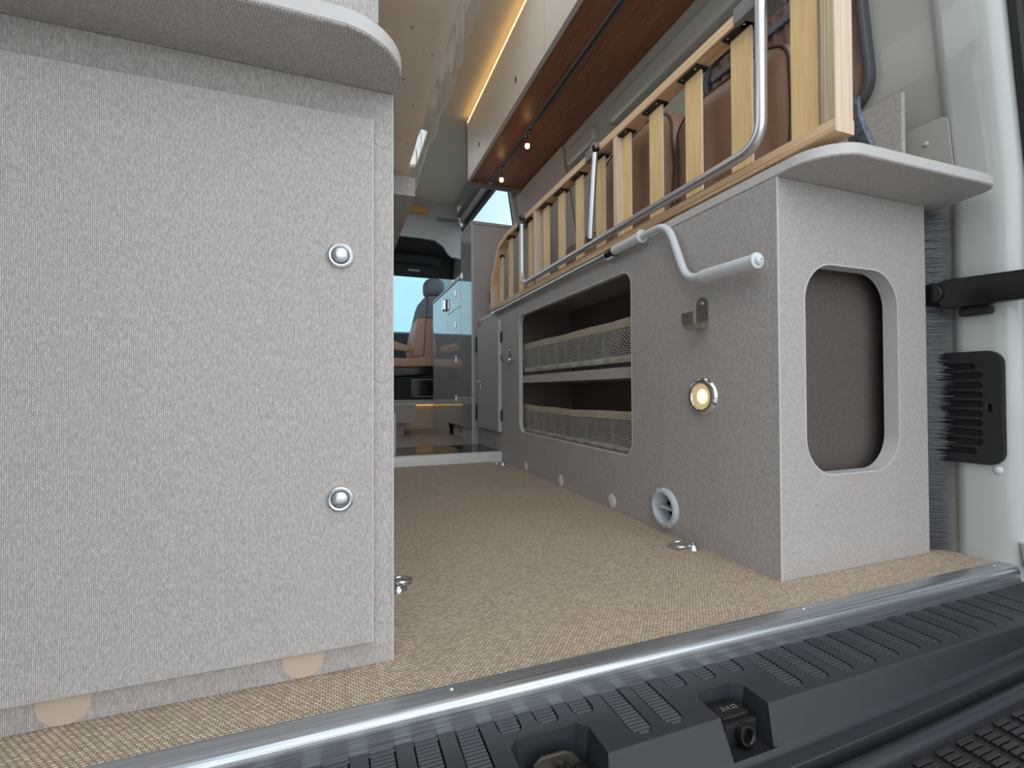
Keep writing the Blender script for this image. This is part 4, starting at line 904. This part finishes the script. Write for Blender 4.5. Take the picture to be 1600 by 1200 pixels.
struct('wall_cab_side', quads([((1.27, 4.63, 0.285), (1.32, 6.2, 0.285), (1.30, 6.2, 1.05), (1.25, 4.63, 1.10))]), 'head', 'dark door lining of the cab')
struct('floor.003', B(-0.45, 1.35, 5.2, 6.3, 0.20, 0.285), 'head', 'dark cab floor')
ST = thing('swivel_chair', 'swivelled cab chair in tan leather and grey fabric with dark headrest', 'chair', (0.72, 4.9, 0.285))
sy0, sy1 = 4.66, 5.12
def prof_xz(pts, y0, y1, bev): return panel(pts, [], 'Y', y0, y1, bev)
k = 4.66/4.4
def sp(L_): return [(x*k, CAMH+(z-CAMH)*k) for x, z in L_]
obj('cushion', prof_xz(sp([(0.36, 0.655), (0.40, 0.695), (0.60, 0.690), (0.85, 0.735), (0.93, 0.70), (0.93, 0.62), (0.40, 0.60)]), sy0, sy1, 0.02), 'seatb', ST, smooth=60)
obj('backrest', prof_xz(sp([(0.635, 0.70), (0.625, 0.80), (0.650, 0.92), (0.69, 1.075), (0.93, 1.075), (0.93, 0.70)]), sy0, sy1, 0.02), 'seatb', ST, smooth=60)
obj('shoulder', prof_xz(sp([(0.688, 1.07), (0.72, 1.20), (0.745, 1.265), (0.80, 1.285), (0.95, 1.285), (0.95, 1.07)]), sy0, sy1, 0.02), 'seatg', ST, smooth=60)
obj('back_seam', T([(0.735*k, sy0-0.002, CAMH+(0.71-CAMH)*k), (0.755*k, sy0-0.002, CAMH+(1.0-CAMH)*k), (0.775*k, sy0-0.002, CAMH+(1.27-CAMH)*k)], 0.004, 6), 'piping', ST)
obj('headrest', pillow((0.87*k, 4.88, CAMH+(1.395-CAMH)*k), (0.105, 0.15, 0.10), 3, 28, 16), 'seatg', ST, smooth=80)
obj('armrest', prof_xz(sp([(0.40, 0.80), (0.46, 0.845), (0.60, 0.80), (0.60, 0.745), (0.48, 0.76)]), sy0-0.05, sy0-0.005, 0.012), 'seatb', ST, smooth=60)
obj('seat_frame', prof_xz(sp([(0.38, 0.60), (0.93, 0.615), (0.93, 0.55), (0.45, 0.52)]), sy0+0.01, sy1, 0.008), 'blkg', ST)
ped = obj('pedestal', B(0.47, 1.0, sy0+0.03, sy1, 0.285, 0.53, bev=0.01), 'blkd', ST)
obj('storage_flap', B(0.66, 0.98, sy0+0.022, sy0+0.031, 0.33, 0.50, bev=0.003), 'blkg', ped)
obj('flap_trim', T([(0.98, sy0+0.021, 0.50), (0.66, sy0+0.021, 0.50), (0.70, sy0+0.021, 0.33), (0.98, sy0+0.021, 0.33)], 0.003, 6), 'satin', ped)

for o in COL.objects:
    if o.parent is None:
        for stem, g in (('counter_top', 'woven counter tops'), ('rear_door', 'opened rear doors'), ('overhead_locker', 'overhead lockers'), ('door_latch', 'latches in the rear step')):
            if o.name == stem or o.name.startswith(stem + '.'): o['group'] = g
